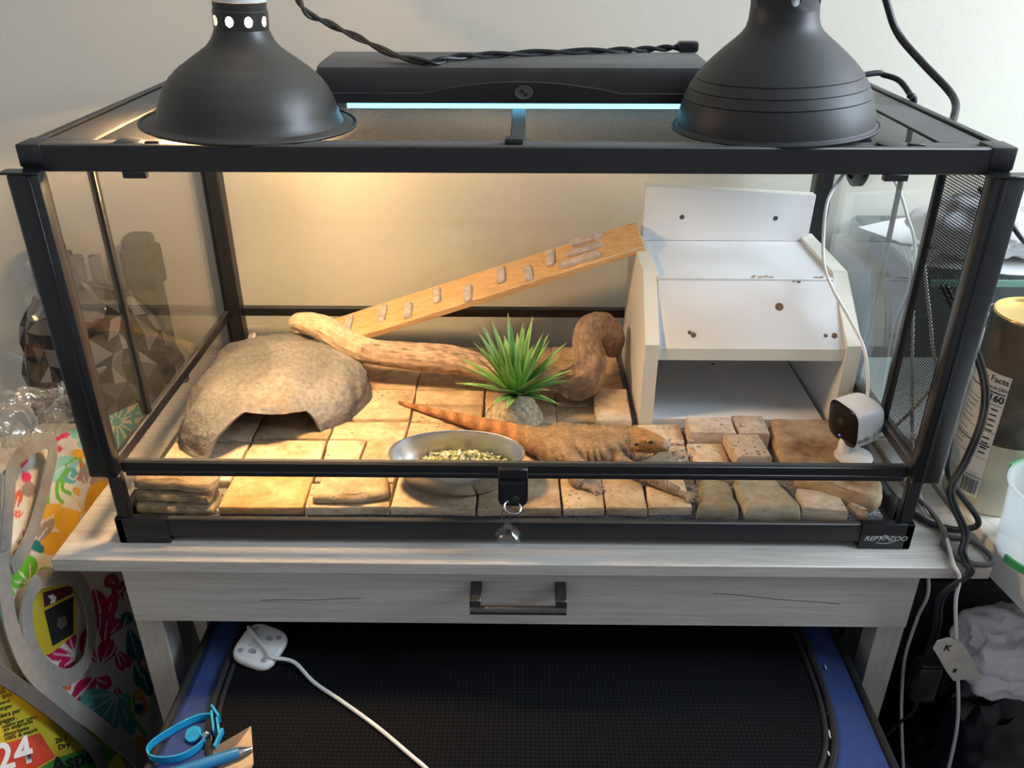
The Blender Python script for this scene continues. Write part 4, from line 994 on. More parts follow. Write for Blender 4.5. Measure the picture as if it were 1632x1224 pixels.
for i in range(24):
    x = rnd.choice((rnd.uniform(1195, 1230), rnd.uniform(1290, 1312), rnd.uniform(1145, 1310))); p = Pp(x, 441+rnd.uniform(-2, 5)*(1 if x > 1190 else .2), SL0+sn*.0003, sn)
    t = slab_stone([(-.003, -.001), (.003, -.001), (.0035, .001), (-.002, .001)], 0, .0002, i, .001, n=10, rings=2, inset=.0004); q = Vector((0, 0, 1)).rotation_difference(sn); t.transform(Matrix.Translation(p) @ q.to_matrix().to_4x4()); merge(bm, t)
obj('chipped_edge', bm, plain('chipped_particle_board', (.42, .35, .25), .9, var=.3), slp, label='chipped patches along the top edge')
for x, y, r in ((1136, 580, .0026), (1187, 565, .0040)): hole(hu, x, y, r, Vector((0, 0, .0499)), Vector((0, 0, 1)), M['gunmetal'])

# ------------------------------------------------------------------ white camera on its stand
cm = empty('camera', (.408, .108, .058), 'white rounded camera with a black face on the brown slab', 'camera')
cc = Vector((.4145, .118, .1015)); cn = Vector((-.93, -.34, -.13)).normalized(); cu_ = Vector((0, 0, 1)); cu_ = (cu_-cn*cu_.dot(cn)).normalized(); cr = cn.cross(cu_)
mc = Matrix(((cr.x, cu_.x, cn.x, cc.x), (cr.y, cu_.y, cn.y, cc.y), (cr.z, cu_.z, cn.z, cc.z), (0, 0, 0, 1)))
def sq(a, e, n=48):
    o_ = []
    for k in range(n):
        t = 2*math.pi*k/n; c, s = math.cos(t), math.sin(t); o_.append((a*math.copysign(abs(c)**(2/e), c), a*math.copysign(abs(s)**(2/e), s)))
    return o_
def squircle_loft(levels, m4):
    bm = nb(); rings = [[bm.verts.new((x, y, z)) for x, y in sq(a, e)] for a, e, z in levels]; n = len(rings[0])
    for a, b_ in zip(rings, rings[1:]):
        for k in range(n): bm.faces.new((a[k], a[(k+1) % n], b_[(k+1) % n], b_[k]))
    bm.faces.new(rings[0][::-1]); bm.faces.new(rings[-1]); bmesh.ops.recalc_face_normals(bm, faces=bm.faces); bm.transform(m4); return bm
cb = obj('camera_body', squircle_loft([(.018, 4, -.029), (.0235, 4, -.027), (.0262, 4, -.021), (.0270, 4, -.009), (.0274, 4, .010), (.0271, 4, .0122)], mc), M['white_plastic'], cm)
obj('camera_face', squircle_loft([(.0266, 4, .0121), (.0262, 4, .0132), (.0247, 4, .0142), (.0140, 4, .0150)], mc), M['lens'], cm, label='glossy black camera face')
bm = lathe([(.0048, 0), (.0046, .0008), (.0036, .0011), (.0003, .0012)], (0, .004, .0146), 24); bm.transform(mc); obj('lens', bm, plain('dark_lens_glass', (.003, .003, .006), .03, coat=1), cm)
bm = lathe([(.0013, 0), (.0003, .0004)], (.002, -.017, .0148), 12); bm.transform(mc); obj('status_light', bm, M['blue_led'], cm, label='small blue status light')
sx_ = 1.0 if cr.y < 0 else -1.0
def oncam(u, v): return mc @ Vector((sx_*.02745, -.0145+v, (.012-u)))
obj('lettering', text_bm('eufy', .0105, oncam, .00018), plain('mid_grey_ink', (.16, .17, .19), .6), cb, smooth=False, label='grey lettering on the side')
bm = nb(); ribbon([oncam(.024, -.003), oncam(.024, .009)], .0012, .0003, bm, cn); obj('slot', bm, M['greyink'], cb)
obj('stand_neck', tube([Vector((.4065, .1060, .0600)), Vector((.4075, .1100, .070)), cc+Vector((-.004, -.002, -.022))], [.0075, .0068, .0062], 20), M['white_plastic'], cm)
bm = lathe([(.0225, 0), (.0228, .002), (.0218, .0042), (.0080, .0058), (.0003, .0060)], (.4190, .1020, .0588), 40); obj('stand_base', bm, M['white_plastic'], cm)
cb_pts = [Vector((.430, .137, .112)), Vector((.440, .148, .125)), Yp(1378, 560, .170), Yp(1355, 510, .200), Yp(1328, 462, .225), Yp(1314, 425, .250), Yp(1312, 385, .280), Yp(1316, 335, .300), Yp(1326, 305, .315), Vector((.436, .333, .360)), Vector((.453, .335, .3680)), Vector((.470, .335, .366)), Yp(1428, 292, .330), Yp(1446, 345, .315), Yp(1458, 392, .30), Vector((.535, .28, .19)), Vector((.530, .20, .06)), Vector((.515, .120, .012)), Vector((.505, .060, .006)), Zp(1500, 832, .005), Zp(1512, 872, .006), Zp(1520, 900, .004), Vector((.502, -.042, -.008)), Yp(1523, 960, -.045), Yp(1525, 1040, -.045), Yp(1527, 1140, -.045), Yp(1515, 1210, -.045), Yp(1500, 1260, -.045)]
tag(obj('camera_cable', tube(catmull(cb_pts, 260), .0022, 10), M['white_cable']), 'long white cable from the camera through the side port and down past the table', 'cable')

# ------------------------------------------------------------------ left of the table: floral tote bag and what leans on it
def toproj(P):
    P = np.asarray(P)-np.array(CAM); z = P @ np.array(_F); return 816+FPX*(P @ np.array(_R))/z, 612-FPX*(P @ np.array(_U))/z
BX_ = -.566
tote = empty('tote_bag', (-.64, .13, FLOOR), 'white shopping bag printed with big flowers, standing left of the table', 'bag')
def toptote(y): return .105+(.09-.105)*min(1, (y+.09)/.15) if y < .06 else .09-(y-.06)*.335
def totefn(u, v):
    y = -.088+.424*u; zt = toptote(y); z = -.62+(zt+.62)*v
    return Vector((BX_+.006*nz((0, y*7, z*7), 1, 4)+.004*nz((0, y*22, z*16), 1, 6)-.03*max(0, v-.90)*8*.3, y, z))
bm = grid(totefn, 250, 380)
P = np.array([v.co[:] for v in bm.verts]); X, Y = toproj(P)
base_c = np.tile(np.array((.70, .645, .56)), (len(X), 1))
TE, LT, MG, YE, GY, GN, DT, OR, WH, PK = (.10, .40, .38), (.26, .56, .52), (.50, .015, .10), (.74, .40, .045), (.34, .26, .23), (.14, .44, .04), (.02, .17, .17), (.72, .14, .05), (.72, .67, .60), (.72, .05, .14)
def petal(b, t, wd, c, vein=True):
    global base_c
    bx, by = b; dx, dy = t[0]-bx, t[1]-by; L = math.hypot(dx, dy); dx /= L; dy /= L
    s = ((X-bx)*dx+(Y-by)*dy)/L; q = np.abs(-(X-bx)*dy+(Y-by)*dx); sc = np.clip(s, 0, 1)
    hw = wd/2*np.sin(np.pi*sc**1.5)**.75; m = (s > 0) & (s < 1) & (q < hw); base_c[m] = c
    if vein and wd > 11: m2 = (s > .05) & (s < .72) & (q < 1.3*(1-s)+.3); base_c[m2] = WH
def disc(c, r, col):
    base_c[((X-c[0])**2+(Y-c[1])**2) < r*r] = col
def line(pts, wd, c):
    pp = catmull([Vector((x, y, 0)) for x, y in pts], 14)
    for a, b in zip(pp, pp[1:]):
        d = b-a; L2 = d.length_squared; s = np.clip(((X-a.x)*d.x+(Y-a.y)*d.y)/L2, 0, 1); base_c[((X-a.x-s*d.x)**2+(Y-a.y-s*d.y)**2) < (wd/2)**2] = c
for t, wd in (((238, 705), 26), ((192, 752), 30), ((168, 655), 15), ((200, 642), 17), ((240, 650), 15), ((150, 690), 14)): petal((186, 672), t, wd, TE)
disc((186, 672), 7, TE); disc((222, 640), 10, YE); line([(225, 640), (215, 655), (212, 672), (222, 682), (228, 672)], 5, TE)
for b, t, wd in (((152, 682), (108, 692), 22), ((158, 705), (122, 708), 20), ((150, 712), (128, 722), 12)): petal(b, t, wd, LT)
for b, t, wd in (((78, 706), (48, 697), 10), ((98, 700), (76, 698), 13), ((86, 699), (112, 691), 10), ((82, 716), (100, 715), 10), ((82, 722), (90, 735), 9)): petal(b, t, wd, PK, False)
petal((135, 722), (72, 764), 38, LT); petal((148, 726), (112, 722), 16, YE, False); disc((112, 758), 13, TE); line([(113, 752), (110, 760), (118, 764), (123, 758)], 2.2, WH)
line([(128, 732), (130, 748), (126, 764)], 6, OR); line([(108, 748), (92, 770), (92, 792), (100, 800)], 6, GN); line([(100, 768), (100, 780), (112, 787)], 6, GN); line([(104, 742), (122, 730), (134, 740)], 3, GN)
petal((134, 738), (134, 760), 12, TE, False)
for t, wd in (((142, 732), 16), ((152, 738), 14), ((130, 752), 12), ((172, 758), 22), ((168, 772), 16)): petal((138, 776), t, wd, GY)
petal((140, 778), (168, 774), 11, DT, False); petal((78, 805), (68, 766), 18, LT, False); petal((78, 788), (66, 806), 20, GN, False)
for b, t, wd in (((132, 816), (86, 838), 44), ((132, 818), (172, 768), 34), ((102, 802), (54, 824), 22), ((112, 850), (62, 876), 38), ((128, 792), (118, 776), 12)): petal(b, t, wd, YE, False)
line([(132, 818), (124, 800), (112, 790)], 2, YE)
for t, wd in (((86, 826), 18), ((60, 830), 15), ((36, 846), 14), ((26, 864), 12), ((18, 884), 12), ((30, 896), 10)): petal((56, 868), t, wd, GY)
disc((57, 869), 9, DT); petal((52, 866), (70, 880), 14, DT, False)
for t, wd in (((48, 884), 24), ((16, 894), 28), ((84, 906), 22), ((10, 925), 24), ((70, 930), 16)): petal((48, 930), t, wd, GN)
petal((34, 748), (38, 724), 17, PK, False); petal((36, 750), (46, 768), 17, PK, False); disc((46, 780), 12, GY); petal((24, 815), (32, 780), 14, OR); petal((40, 815), (22, 822), 12, OR); petal((12, 766), (14, 742), 16, DT, False)
for (x, y, t, wd, c) in ((12, 955, (22, 940), 12, GN), (20, 975, (12, 1000), 14, GN), (30, 1000, (28, 1020), 10, OR), (40, 1035, (62, 1060), 14, OR), (66, 1062, (84, 1092), 18, OR), (98, 1084, (112, 1100), 14, OR), (70, 1080, (76, 1062), 10, MG), (14, 1035, (0, 1065), 20, TE), (0, 960, (4, 990), 16, TE)): petal((x, y), t, wd, c)
for b, t, wd in (((168, 1000), (150, 938), 30), ((168, 1000), (182, 944), 22), ((166, 1030), (172, 972), 34), ((160, 1060), (128, 1020), 22), ((160, 1062), (178, 1018), 30), ((150, 1082), (178, 1092), 26), ((184, 1034), (208, 1064), 20), ((184, 1036), (196, 1070), 16), ((176, 1010), (196, 986), 18), ((108, 1126), (152, 1080), 30), ((128, 1106), (152, 1112), 18), ((122, 1046), (70, 1040), 22), ((122, 1048), (92, 1068), 18), ((118, 1040), (106, 998), 22), ((132, 1052), (140, 1000), 20), ((122, 1052), (120, 1068), 16), ((186, 1090), (188, 1116), 13), ((28, 1080), (46, 1096), 16), ((40, 1100), (54, 1112), 16), ((56, 1112), (80, 1130), 14)): petal(b, t, wd, MG)
for b, t, wd in (((192, 938), (168, 918), 26), ((196, 960), (182, 930), 20), ((190, 945), (205, 925), 18)): petal(b, t, wd, (.42, .05, .035))
line([(106, 1126), (140, 1094), (160, 1060), (178, 1042), (186, 1020)], 2.4, WH); line([(160, 1062), (152, 1030), (160, 990), (152, 940)], 2, WH)
for t, wd in (((112, 1134), 24), ((118, 1150), 20), ((150, 1166), 22), ((176, 1172), 20), ((212, 1172), 26), ((128, 1112), 26), ((206, 1120), 22)): petal((188, 1106), t, wd, TE)
for b, t, wd in (((204, 996), (222, 1060), 28), ((214, 1050), (232, 1100), 26), ((196, 1000), (206, 975), 20), ((226, 1070), (240, 1110), 18)): petal(b, t, wd, DT)
disc((222, 1108), 10, YE); line([(206, 1118), (208, 1140), (224, 1160), (232, 1172)], 6, GN); line([(212, 1110), (216, 1130), (230, 1140)], 4, GN); disc((222, 1130), 9, DT); line([(228, 1112), (232, 1128), (226, 1140)], 6, OR); disc((224, 1188), 15, YE); disc((232, 1210), 14, OR)
disc((190, 1195), 18, TE); disc((192, 1198), 8, YE)
obj('side_panel', bm, vcolmat('printed_shopping_bag', .7, .25, 60, .06, 30, .15), tote, label='flower printed side of the bag', vcol=base_c)
bm = prism_yz([(-.086, -.62), (.290, -.62), (.290, -.012), (.06, .070), (-.086, .086)], -.70, BX_-.012, .004); obj('bag_body', bm, plain('white_bag_film', (.66, .60, .52), .5), tote)
bm = prism_yz([(-.086, FLOOR), (.290, FLOOR), (.290, -.6205), (-.086, -.6205)], -.70, BX_-.006, .003); obj('bag_bottom', bm, M['strap'], tote)
def strapx(path, x, wd, n=60, dx=0):
    pts = catmull([Xp(a, b, x+(dx*i if dx else 0)) for i, (a, b) in enumerate(path)], n); ups = []
    for i, p in enumerate(pts):
        t = (pts[min(i+1, n)]-pts[max(i-1, 0)]).normalized(); ups.append(t.cross(Vector((1, 0, 0))).normalized())
    return ribbon(pts, wd, .0018, None, ups)
obj('strap', strapx([(4, 930), (8, 880), (14, 800), (20, 745), (44, 716), (72, 702), (84, 712), (80, 745), (66, 800), (50, 850), (30, 890), (18, 905)], -.552, .019, 90), M['strap'], tote, label='upper taupe carrying strap')
obj('strap', strapx([(4, 880), (8, 940), (20, 1005), (48, 1066), (100, 1116), (160, 1160), (214, 1204), (240, 1240)], -.546, .022, 70), M['strap'], tote, label='long taupe strap running down to the right')
obj('strap', strapx([(98, 917), (62, 926), (44, 962), (46, 1015), (66, 1060), (104, 1080), (136, 1056), (146, 1010), (140, 958), (124, 926), (98, 917)], -.548, .021, 90), M['strap'], tote, label='oval loop of taupe strap')
obj('strap', strapx([(-14, 1066), (44, 1104), (104, 1150), (150, 1194), (172, 1240)], -.540, .017, 50), plain('dark_webbing', (.09, .08, .075), .8), tote, label='dark strap along the yellow bag')
# pet food pouch seen through the strap loop
pk = empty('food_pouch', Xp(85, 1040, -.560), 'yellow and black pouch seen through the oval strap loop', 'pouch')
def xpoly(px, x0, th):
    bm = nb(); a = [bm.verts.new(Xp(u, v, x0)) for u, v in px]; b = [bm.verts.new(q.co+Vector((-th, 0, 0))) for q in a]; n = len(a)
    bm.faces.new(a); bm.faces.new(b[::-1])
    for k in range(n): bm.faces.new((a[k], b[k], b[(k+1) % n], a[(k+1) % n]))
    bmesh.ops.recalc_face_normals(bm, faces=bm.faces); return bm
obj('pouch_back', xpoly([(46, 966), (68, 938), (122, 928), (122, 1008), (84, 1040), (64, 1048)], -.5580, .0025), M['yellow'], pk)
obj('pouch_panel', xpoly([(71, 974), (117, 950), (117, 1010), (84, 1030)], -.5577, .0005), M['ink'], pk, label='black panel of the pouch')
obj('pouch_panel', xpoly([(69, 944), (116, 932), (116, 946), (71, 968)], -.5576, .0005), plain('dark_maroon_film', (.10, .02, .035), .4), pk)
obj('pouch_print', xpoly([(76, 950), (84, 947), (90, 952), (88, 960), (80, 962), (82, 956)], -.55745, .0003), M['whiteink'], pk)
obj('pouch_print', xpoly([(92, 985), (104, 980), (108, 994), (98, 1003), (91, 998)], -.55745, .0003), plain('dim_brown_print', (.10, .08, .06), .6), pk)
# yellow bedding bag leaning on the tote, under the straps
YX = -.5535
yb = empty('bedding_bag', Xp(70, 1230, YX), 'yellow printed bag with a red 24 panel in the bottom left corner', 'bag')
obj('bag_body', xpoly([(-60, 1024), (10, 1064), (70, 1104), (130, 1150), (190, 1196), (214, 1262), (90, 1300), (-60, 1300)], YX, .008), M['yellow'], yb)
obj('printed_panel', xpoly([(-30, 1197), (64, 1168), (88, 1206), (62, 1222), (-30, 1256)], YX+.0004, .0006), M['redink'], yb, label='red panel behind the number')
obj('printed_panel', xpoly([(62, 1225), (88, 1209), (128, 1196), (160, 1186), (186, 1200), (140, 1262), (70, 1270)], YX+.0003, .0005), M['greenink'], yb, label='green panel')
def onyb(px, py):
    c, s_ = math.cos(R(17)), math.sin(R(17)); return lambda u, v: Xp(px+u*c-v*s_*.6, py-u*s_-v*c, YX+.0008)
for s_t, px, py, sz, mm, bd in (('24', -4, 1230, 62, 'whiteink', 1.5), ('Asper', 84, 1234, 36, 'ink', 1.2), ('26 /', 89, 1185, 12, 'ink', .3), ('Dry', 94, 1195, 12, 'ink', .3), ('-tiera per', -4, 1146, 10.5, 'ink', .1), ('pigger.', 1, 1154, 10.5, 'ink', .1), ('naiere per conn', 4, 1161, 9, 'ink', .1), ('am anspruchs', 6, 1166, 9, 'ink', .1), ('Absorbante', 7, 1174, 9, 'ink', .1), ('100% di assorb', 8, 1181, 9, 'ink', .1), ('ta', 2, 1099, 9.5, 'ink', .1), ('della', -6, 1108, 9, 'ink', .1), ('per gatti', -10, 1117, 9, 'ink', .1), ('natural', -8, 1126, 9, 'ink', .1), ('bergen', -4, 1134, 9, 'ink', .1)):
    obj('lettering', text_bm(s_t, sz, onyb(px, py), bd), M[mm], yb, smooth=False)
def ypoly(px, y0, th, m, name, par, bev=0, **k):
    bm = nb(); a = [bm.verts.new(Yp(u, v, y0)) for u, v in px]; b = [bm.verts.new(q.co+Vector((0, th, 0))) for q in a]; n = len(a)
    bm.faces.new(a); bm.faces.new(b[::-1])
    for i in range(n): bm.faces.new((a[i], b[i], b[(i+1) % n], a[(i+1) % n]))
    bmesh.ops.recalc_face_normals(bm, faces=bm.faces)
    if bev: bmesh.ops.bevel(bm, geom=bm.edges[:], offset=bev, segments=2, affect='EDGES')
    return obj(name, bm, m, par, **k)
# grey patterned cloth bag with a dark frame behind
rnd.seed(33)
bm = nb(); cc_ = Vector((-.648, .400, .035)); nu, nv = 28, 11; vv = []
for j in range(nv+1):
    row = []
    for i in range(nu):
        a = 2*math.pi*i/nu; h = j/nv; rr_ = (1-h**2.6)**.42 if j < nv else .02
        rr_ *= 1+.10*nz((math.cos(a)*2, math.sin(a)*2, h*3), 1, 7)
        row.append(bm.verts.new(cc_+Vector((math.cos(a)*.135*rr_+.012*nz((a, h, 1), 3, 2)+.004*rnd.uniform(-1, 1), math.sin(a)*.042*rr_+.004*rnd.uniform(-1, 1), -.15+.285*h+.012*nz((a*2, h*4, 0), 1, 3)))))
    vv.append(row)
for p, q in zip(vv, vv[1:]):
    for i in range(nu):
        a, b, c, d = p[i], p[(i+1) % nu], q[(i+1) % nu], q[i]
        if rnd.random() < .5: bm.faces.new((a, b, c)); bm.faces.new((a, c, d))
        else: bm.faces.new((a, b, d)); bm.faces.new((b, c, d))
bm.faces.new(vv[0][::-1]); bm.faces.new(vv[-1]); bmesh.ops.subdivide_edges(bm, edges=bm.edges[:], cuts=1, smooth=0)
bmesh.ops.split_edges(bm, edges=bm.edges[:]); pc = []
bm.verts.ensure_lookup_table(); pc = [None]*len(bm.verts); bm.verts.index_update()
for f in bm.faces:
    g = rnd.choice((.02, .03, .05, .10, .16, .24)); c = (g*1.02, g*.98, g*.95)
    for v in f.verts: pc[v.index] = c
pb = obj('patterned_bag', bm, vcolmat('triangle_print_fabric', .8, .3, 400, .1, 80, .2), smooth=False, label='cloth bag with a grey triangle pattern behind the left glass', cat='bag', vcol=pc)
uf = empty('upright_frame', (-.66, .475, FLOOR), 'dark grey frame with two rounded posts behind the patterned bag', 'frame')
for x0, x1, zt in ((-.750, -.708, .205), (-.607, -.565, .218)):
    boxo('post', (x0, .455, FLOOR), (x1, .495, zt), M['darkfab'], uf, .010, 3)
    boxo('post_sleeve', (x0-.004, .4505, zt-.085), (x1+.004, .4995, zt-.020), M['darkfab'], uf, .006, 2)
boxo('cross_panel', (-.712, .465, -.05), (-.603, .490, .10), M['darkfab'], uf, .004, 2)
for x in (-.676, -.650):
    obj('peg', tube([Vector((x, .452, .06)), Vector((x, .45, .12)), Vector((x+.002, .45, .190))], [.010, .0085, .0088], 16), M['darkfab'], uf)
# crumpled clear wrap lying over the bags
def wrapfn(u, v):
    p = Xp(-30+175*u, 598+20*math.sin(u*4)+(108-30*u)*v, -.585+.02*u)
    return p+Vector((.022*nz(p, 22, 1)+.014*abs(nz(p, 60, 2))+.006*abs(nz(p, 140, 5)), .010*nz(p, 34, 3), .014*nz(p, 28, 4)))
obj('clear_wrap', grid(wrapfn, 70, 40), M['wrap'], label='crumpled clear plastic wrap lying over the flower bag', cat='plastic wrap')
def wrap2(u, v):
    p = Vector((-.715+.115*u, .385-.03*v, .215-.085*v)); return p+Vector((.01*nz(p, 30, 1), .018*nz(p, 32, 2)+.010*abs(nz(p, 80, 3)), .014*nz(p, 30, 4)))
obj('clear_wrap', grid(wrap2, 50, 34), M['wrap'], label='clear plastic crumpled around the pegs behind the patterned bag', cat='plastic wrap')

# ------------------------------------------------------------------ right of the table
dk = empty('white_desk', (.85, 0, FLOOR), 'white desk top at the right edge beside the oak table', 'desk')
obj('desk_top', prism([(.5560, .528), (.5470, .11), (.5745, -.05), (.6300, -.42), (1.25, -.42), (1.25, .528)], -.045, 0, .0015), M['desk'], dk)
for x, y in ((.66, -.38), (1.2, -.38), (1.2, .44), (.60, .44)): boxo('leg', (x-.02, y-.02, FLOOR), (x+.02, y+.02, -.045), M['desk'], dk, .002)
gs = empty('glass_shelf', (.88, .40, .227), 'glass wall shelf with a green edge at the upper right', 'shelf')
boxo('glass_sheet', (.536, .2515, .2272), (1.25, .53, .2348), glassmat('green_tinted_glass', (.60, .69, .68), .08), gs, 0, smooth=False)
boxo('front_edge', (.536, .2475, .2270), (1.25, .2515, .2350), M['glass_green'], gs, 0, smooth=False)
for x in (.60, 1.1): boxo('shelf_bracket', (x-.006, .45, .205), (x+.006, .53, .2272), M['chrome'], gs, .001)
def sheet(poly, z, m, name, label, cat, seed):
    bm = prism(poly, z, z+.0012); bmesh.ops.triangulate(bm, faces=bm.faces)
    bmesh.ops.subdivide_edges(bm, edges=bm.edges[:], cuts=3, use_grid_fill=True)
    for v in bm.verts: v.co.z += .004*abs(nz(v.co, 9, seed))
    return obj(name, bm, m, label=label, cat=cat)
sheet([(.548, .300), (.640, .262), (.90, .258), (.90, .36), (.60, .36)], .2355, M['paper'], 'papers', 'white printed papers lying on the front of the glass shelf', 'paper', 1)
sheet([(.514, .462), (.552, .392), (.62, .372), (.72, .40), (.70, .50), (.60, .51)], .2360, M['paper'], 'paper_sheet', 'single white sheet poking left off the glass shelf', 'paper', 2)
bm = nb()
obj('white_cloth', lump((.660, .335, .282), (.105, .065, .045), 5, .35, 13, 5, cut=.2425), M['cloth'], label='heap of white cloth on the glass shelf', cat='cloth')
obj('blue_cloth', lump((.735, .300, .318), (.030, .025, .016), 8, .3, 22, 4), plain('blue_grey_cloth', (.30, .36, .55), .9), label='blue grey cloth on top of the white cloth heap', cat='cloth')
tag(obj('shelf_cable', tube(catmull([Yp(1560, 300, .27), Yp(1596, 335, .262), Yp(1612, 358, .255), Yp(1636, 388, .25), Yp(1670, 405, .25)], 40), .0032, 10), M['rubber']), 'black cable hanging across the white cloth heap', 'cable')
# supplement jar
JC, JR = Vector((.5970, .108, 0)), .0495
jr = empty('supplement_jar', (JC.x, JC.y, 0), 'tall dark jar with a gold lid ring and a nutrition label', 'jar')
obj('jar_body', lathe([(.047, .0006), (JR, .004), (JR, .098), (JR, .0985)], JC, 56, caps=(True, False)), M['creampl'], jr, label='cream lower body')
obj('jar_sleeve', lathe([(JR, .0975), (JR+.0003, .098), (JR+.0003, .222), (JR-.0008, .226), (JR-.0008, .230)], JC, 56), M['brownpl'], jr, label='dark printed sleeve')
obj('jar_cap', lathe([(JR-.0010, .2295), (JR+.0010, .2310), (JR+.0010, .2465), (JR-.0010, .2485)], JC, 56), M['brownpl'], jr)
obj('lid_ring', lathe([(JR-.0008, .2480), (JR-.0020, .2510), (JR-.0050, .2500), (JR-.0065, .2465), (JR-.012, .2455), (.0005, .2455)], JC, 56), M['gold'], jr, label='gold rim and lid')
LA0 = math.atan2(-.9, -.35)
def onjar(a0, z0, rr=JR+.0012): return lambda u, v: Vector((JC.x+rr*math.cos(LA0+a0+u/JR), JC.y+rr*math.sin(LA0+a0+u/JR), z0+v))
def jarpatch(a0, a1, z0, z1, m, name, par, rr, **k):
    bm = grid(lambda u, v: Vector((JC.x+rr*math.cos(LA0+a0+(a1-a0)*u), JC.y+rr*math.sin(LA0+a0+(a1-a0)*u), z0+(z1-z0)*v)), 16, 1); return obj(name, bm, m, par, **k)
lb = jarpatch(-1.5, -.35, .050, .186, M['paper'], 'nutrition_label', jr, JR+.0009, label='white nutrition label')
for s, u, z, sz, bd in (('on Facts', -1.075, .1755, .0102, .0002), ('160', -.735, .1520, .0118, .0004), ('2 pieces (30g)', -.96, .1668, .0056, .0001)):
    obj('lettering', text_bm(s, sz, onjar(u, z), bd), M['ink'], lb, smooth=False)
for z, h in ((.1620, .0016), (.1475, .0007), (.1120, .0007), (.0930, .0018), (.0760, .0006)): jarpatch(-1.45, -.38, z, z+h, M['ink'], 'printed_rule', lb, JR+.0012)
for i in range(9):
    z = .1410-.0068*i-(.004 if i > 4 else 0); jarpatch(-1.40, -.95-.05*(i % 3), z, z+.0020, M['greyink'], 'printed_line', lb, JR+.0012); jarpatch(-.60, -.44, z, z+.0022, M['ink'], 'printed_line', lb, JR+.0012)
bcp = jarpatch(-.80, -.34, .022, .048, M['paper'], 'barcode', jr, JR+.0009, label='small barcode')
rnd.seed(6); a = -.77
while a < -.40:
    wd = rnd.choice((.008, .014, .022)); jarpatch(a, a+wd, .025, .045, M['ink'], 'printed_bar', bcp, JR+.0012); a += wd+rnd.choice((.008, .014))
# plastic tub with green clips
TC = Vector((.6270, .0020, 0)); tbb = empty('plastic_tub', TC, 'frosted plastic tub with green clips on the white desk', 'tub')
TC = Vector((.6130, -.0140, 0)); TR = .062
obj('tub_wall', lathe([(.052, .0008), (.055, .003), (TR-.002, .088), (TR+.002, .0905), (TR+.0022, .0935), (TR-.001, .0935), (TR-.004, .088), (.053, .005), (.0005, .004)], TC, 64), M['tubpl'], tbb)
def tubarc(a0, a1, z0, z1, rr, m, name):
    n = 22; pts = [TC+Vector((rr*math.cos(a0+(a1-a0)*i/n), rr*math.sin(a0+(a1-a0)*i/n), (z0+z1)/2)) for i in range(n+1)]
    return obj(name, ribbon(pts, z1-z0, .0030), m, tbb)
tubarc(R(205), R(285), .0780, .0915, TR+.0035, M['green'], 'clip'); tubarc(R(192), R(262), .0050, .0140, .0590, M['green'], 'clip')
tubarc(R(20), R(130), .0800, .0930, TR+.0035, M['green'], 'clip')
# pump bottle behind the jar
PB = Vector((.588, .205, 0)); pbm = empty('pump_bottle', PB, 'translucent pump bottle with a chrome pump behind the jar', 'bottle')
obj('bottle_body', lathe([(.030, .0006), (.033, .004), (.034, .150), (.033, .170), (.028, .186), (.016, .194), (.014, .198)], PB, 40, caps=(True, False)), M['bottle'], pbm)
obj('contents', lathe([(.0005, .003), (.031, .004), (.0325, .130), (.0005, .130)], PB, 32), plain('tan_liquid', (.40, .25, .14), .4), pbm)
obj('pump_collar', lathe([(.0155, .194), (.0165, .197), (.0165, .212), (.012, .214), (.006, .216), (.006, .2180), (.0005, .2185)], PB, 28), M['chrome'], pbm)
obj('pump_spout', tube(catmull([PB+Vector((0, 0, .215)), PB+Vector((.012, -.006, .220)), PB+Vector((.032, -.016, .219)), PB+Vector((.042, -.021, .208))], 16), [.0045]*10+[.0035]*7, 12), M['chrome'], pbm)
bm = nb()
for a0, a1, z0, z1 in ((-2.2, -.95, .163, .1645), (-.965, -.95, .135, .1645)):
    merge(bm, grid(lambda u, v: PB+Vector((.0346*math.cos(a0+(a1-a0)*u), .0346*math.sin(a0+(a1-a0)*u), z0+(z1-z0)*v)), 10, 1))
obj('printed_frame', bm, M['ink'], pbm, smooth=False)
# cables at the right end of the table
def cab(name, pts, r, m, label, n=90): return tag(obj(name, tube(catmull(pts, n), r, 12), m), label, 'cable')
for k, dx in ((0, 0), (1, .0046)):
    pts = [Yp(1500, 455, .045), Yp(1543, 540, .035), Yp(1566, 610, .03), Yp(1562, 670, .03), Yp(1536, 735, .025), Yp(1512, 785, .02), Vector((.5230, .010, .016)), Vector((.5125, -.012, .0056)), Vector((.5080, -.0330, .0058)), Vector((.5085, -.0420, -.002)), Yp(1498, 950, -.041), Yp(1490, 1000, -.03), Yp(1476, 1046, -.02)]
    pts = [p+Vector((dx, 0, .0)) for p in pts]
    cab('power_cable', pts, .0026, M['rubber'], ('left' if k == 0 else 'right')+' strand of the paired black cable hanging over the right end of the table', 120)
cab('power_cable', [Yp(1520, 640, .05), Yp(1514, 700, .045), Yp(1513, 760, .035), Vector((.548, .028, .020)), Vector((.5350, .030, .0052)), Vector((.515, .034, .0046)), Vector((.495, .050, .0046)), Vector((.478, .10, .0046)), Vector((.476, .2, .0046))], .0036, M['rubber'], 'black cable curving behind the right front foot of the tank')
cab('grey_cable', [Zp(x, y, .0036) for x, y in ((1512, 856), (1540, 859), (1566, 874), (1581, 890), (1577, 899), (1556, 899), (1528, 890), (1508, 874), (1503, 864))]+[Vector((.5075, .0135, .0056)), Vector((.509, .05, .0085)), Vector((.503, .13, .0036)), Vector((.50, .3, .0036))], .0030, M['grey_cable'], 'grey cable loop lying on the right end of the table')
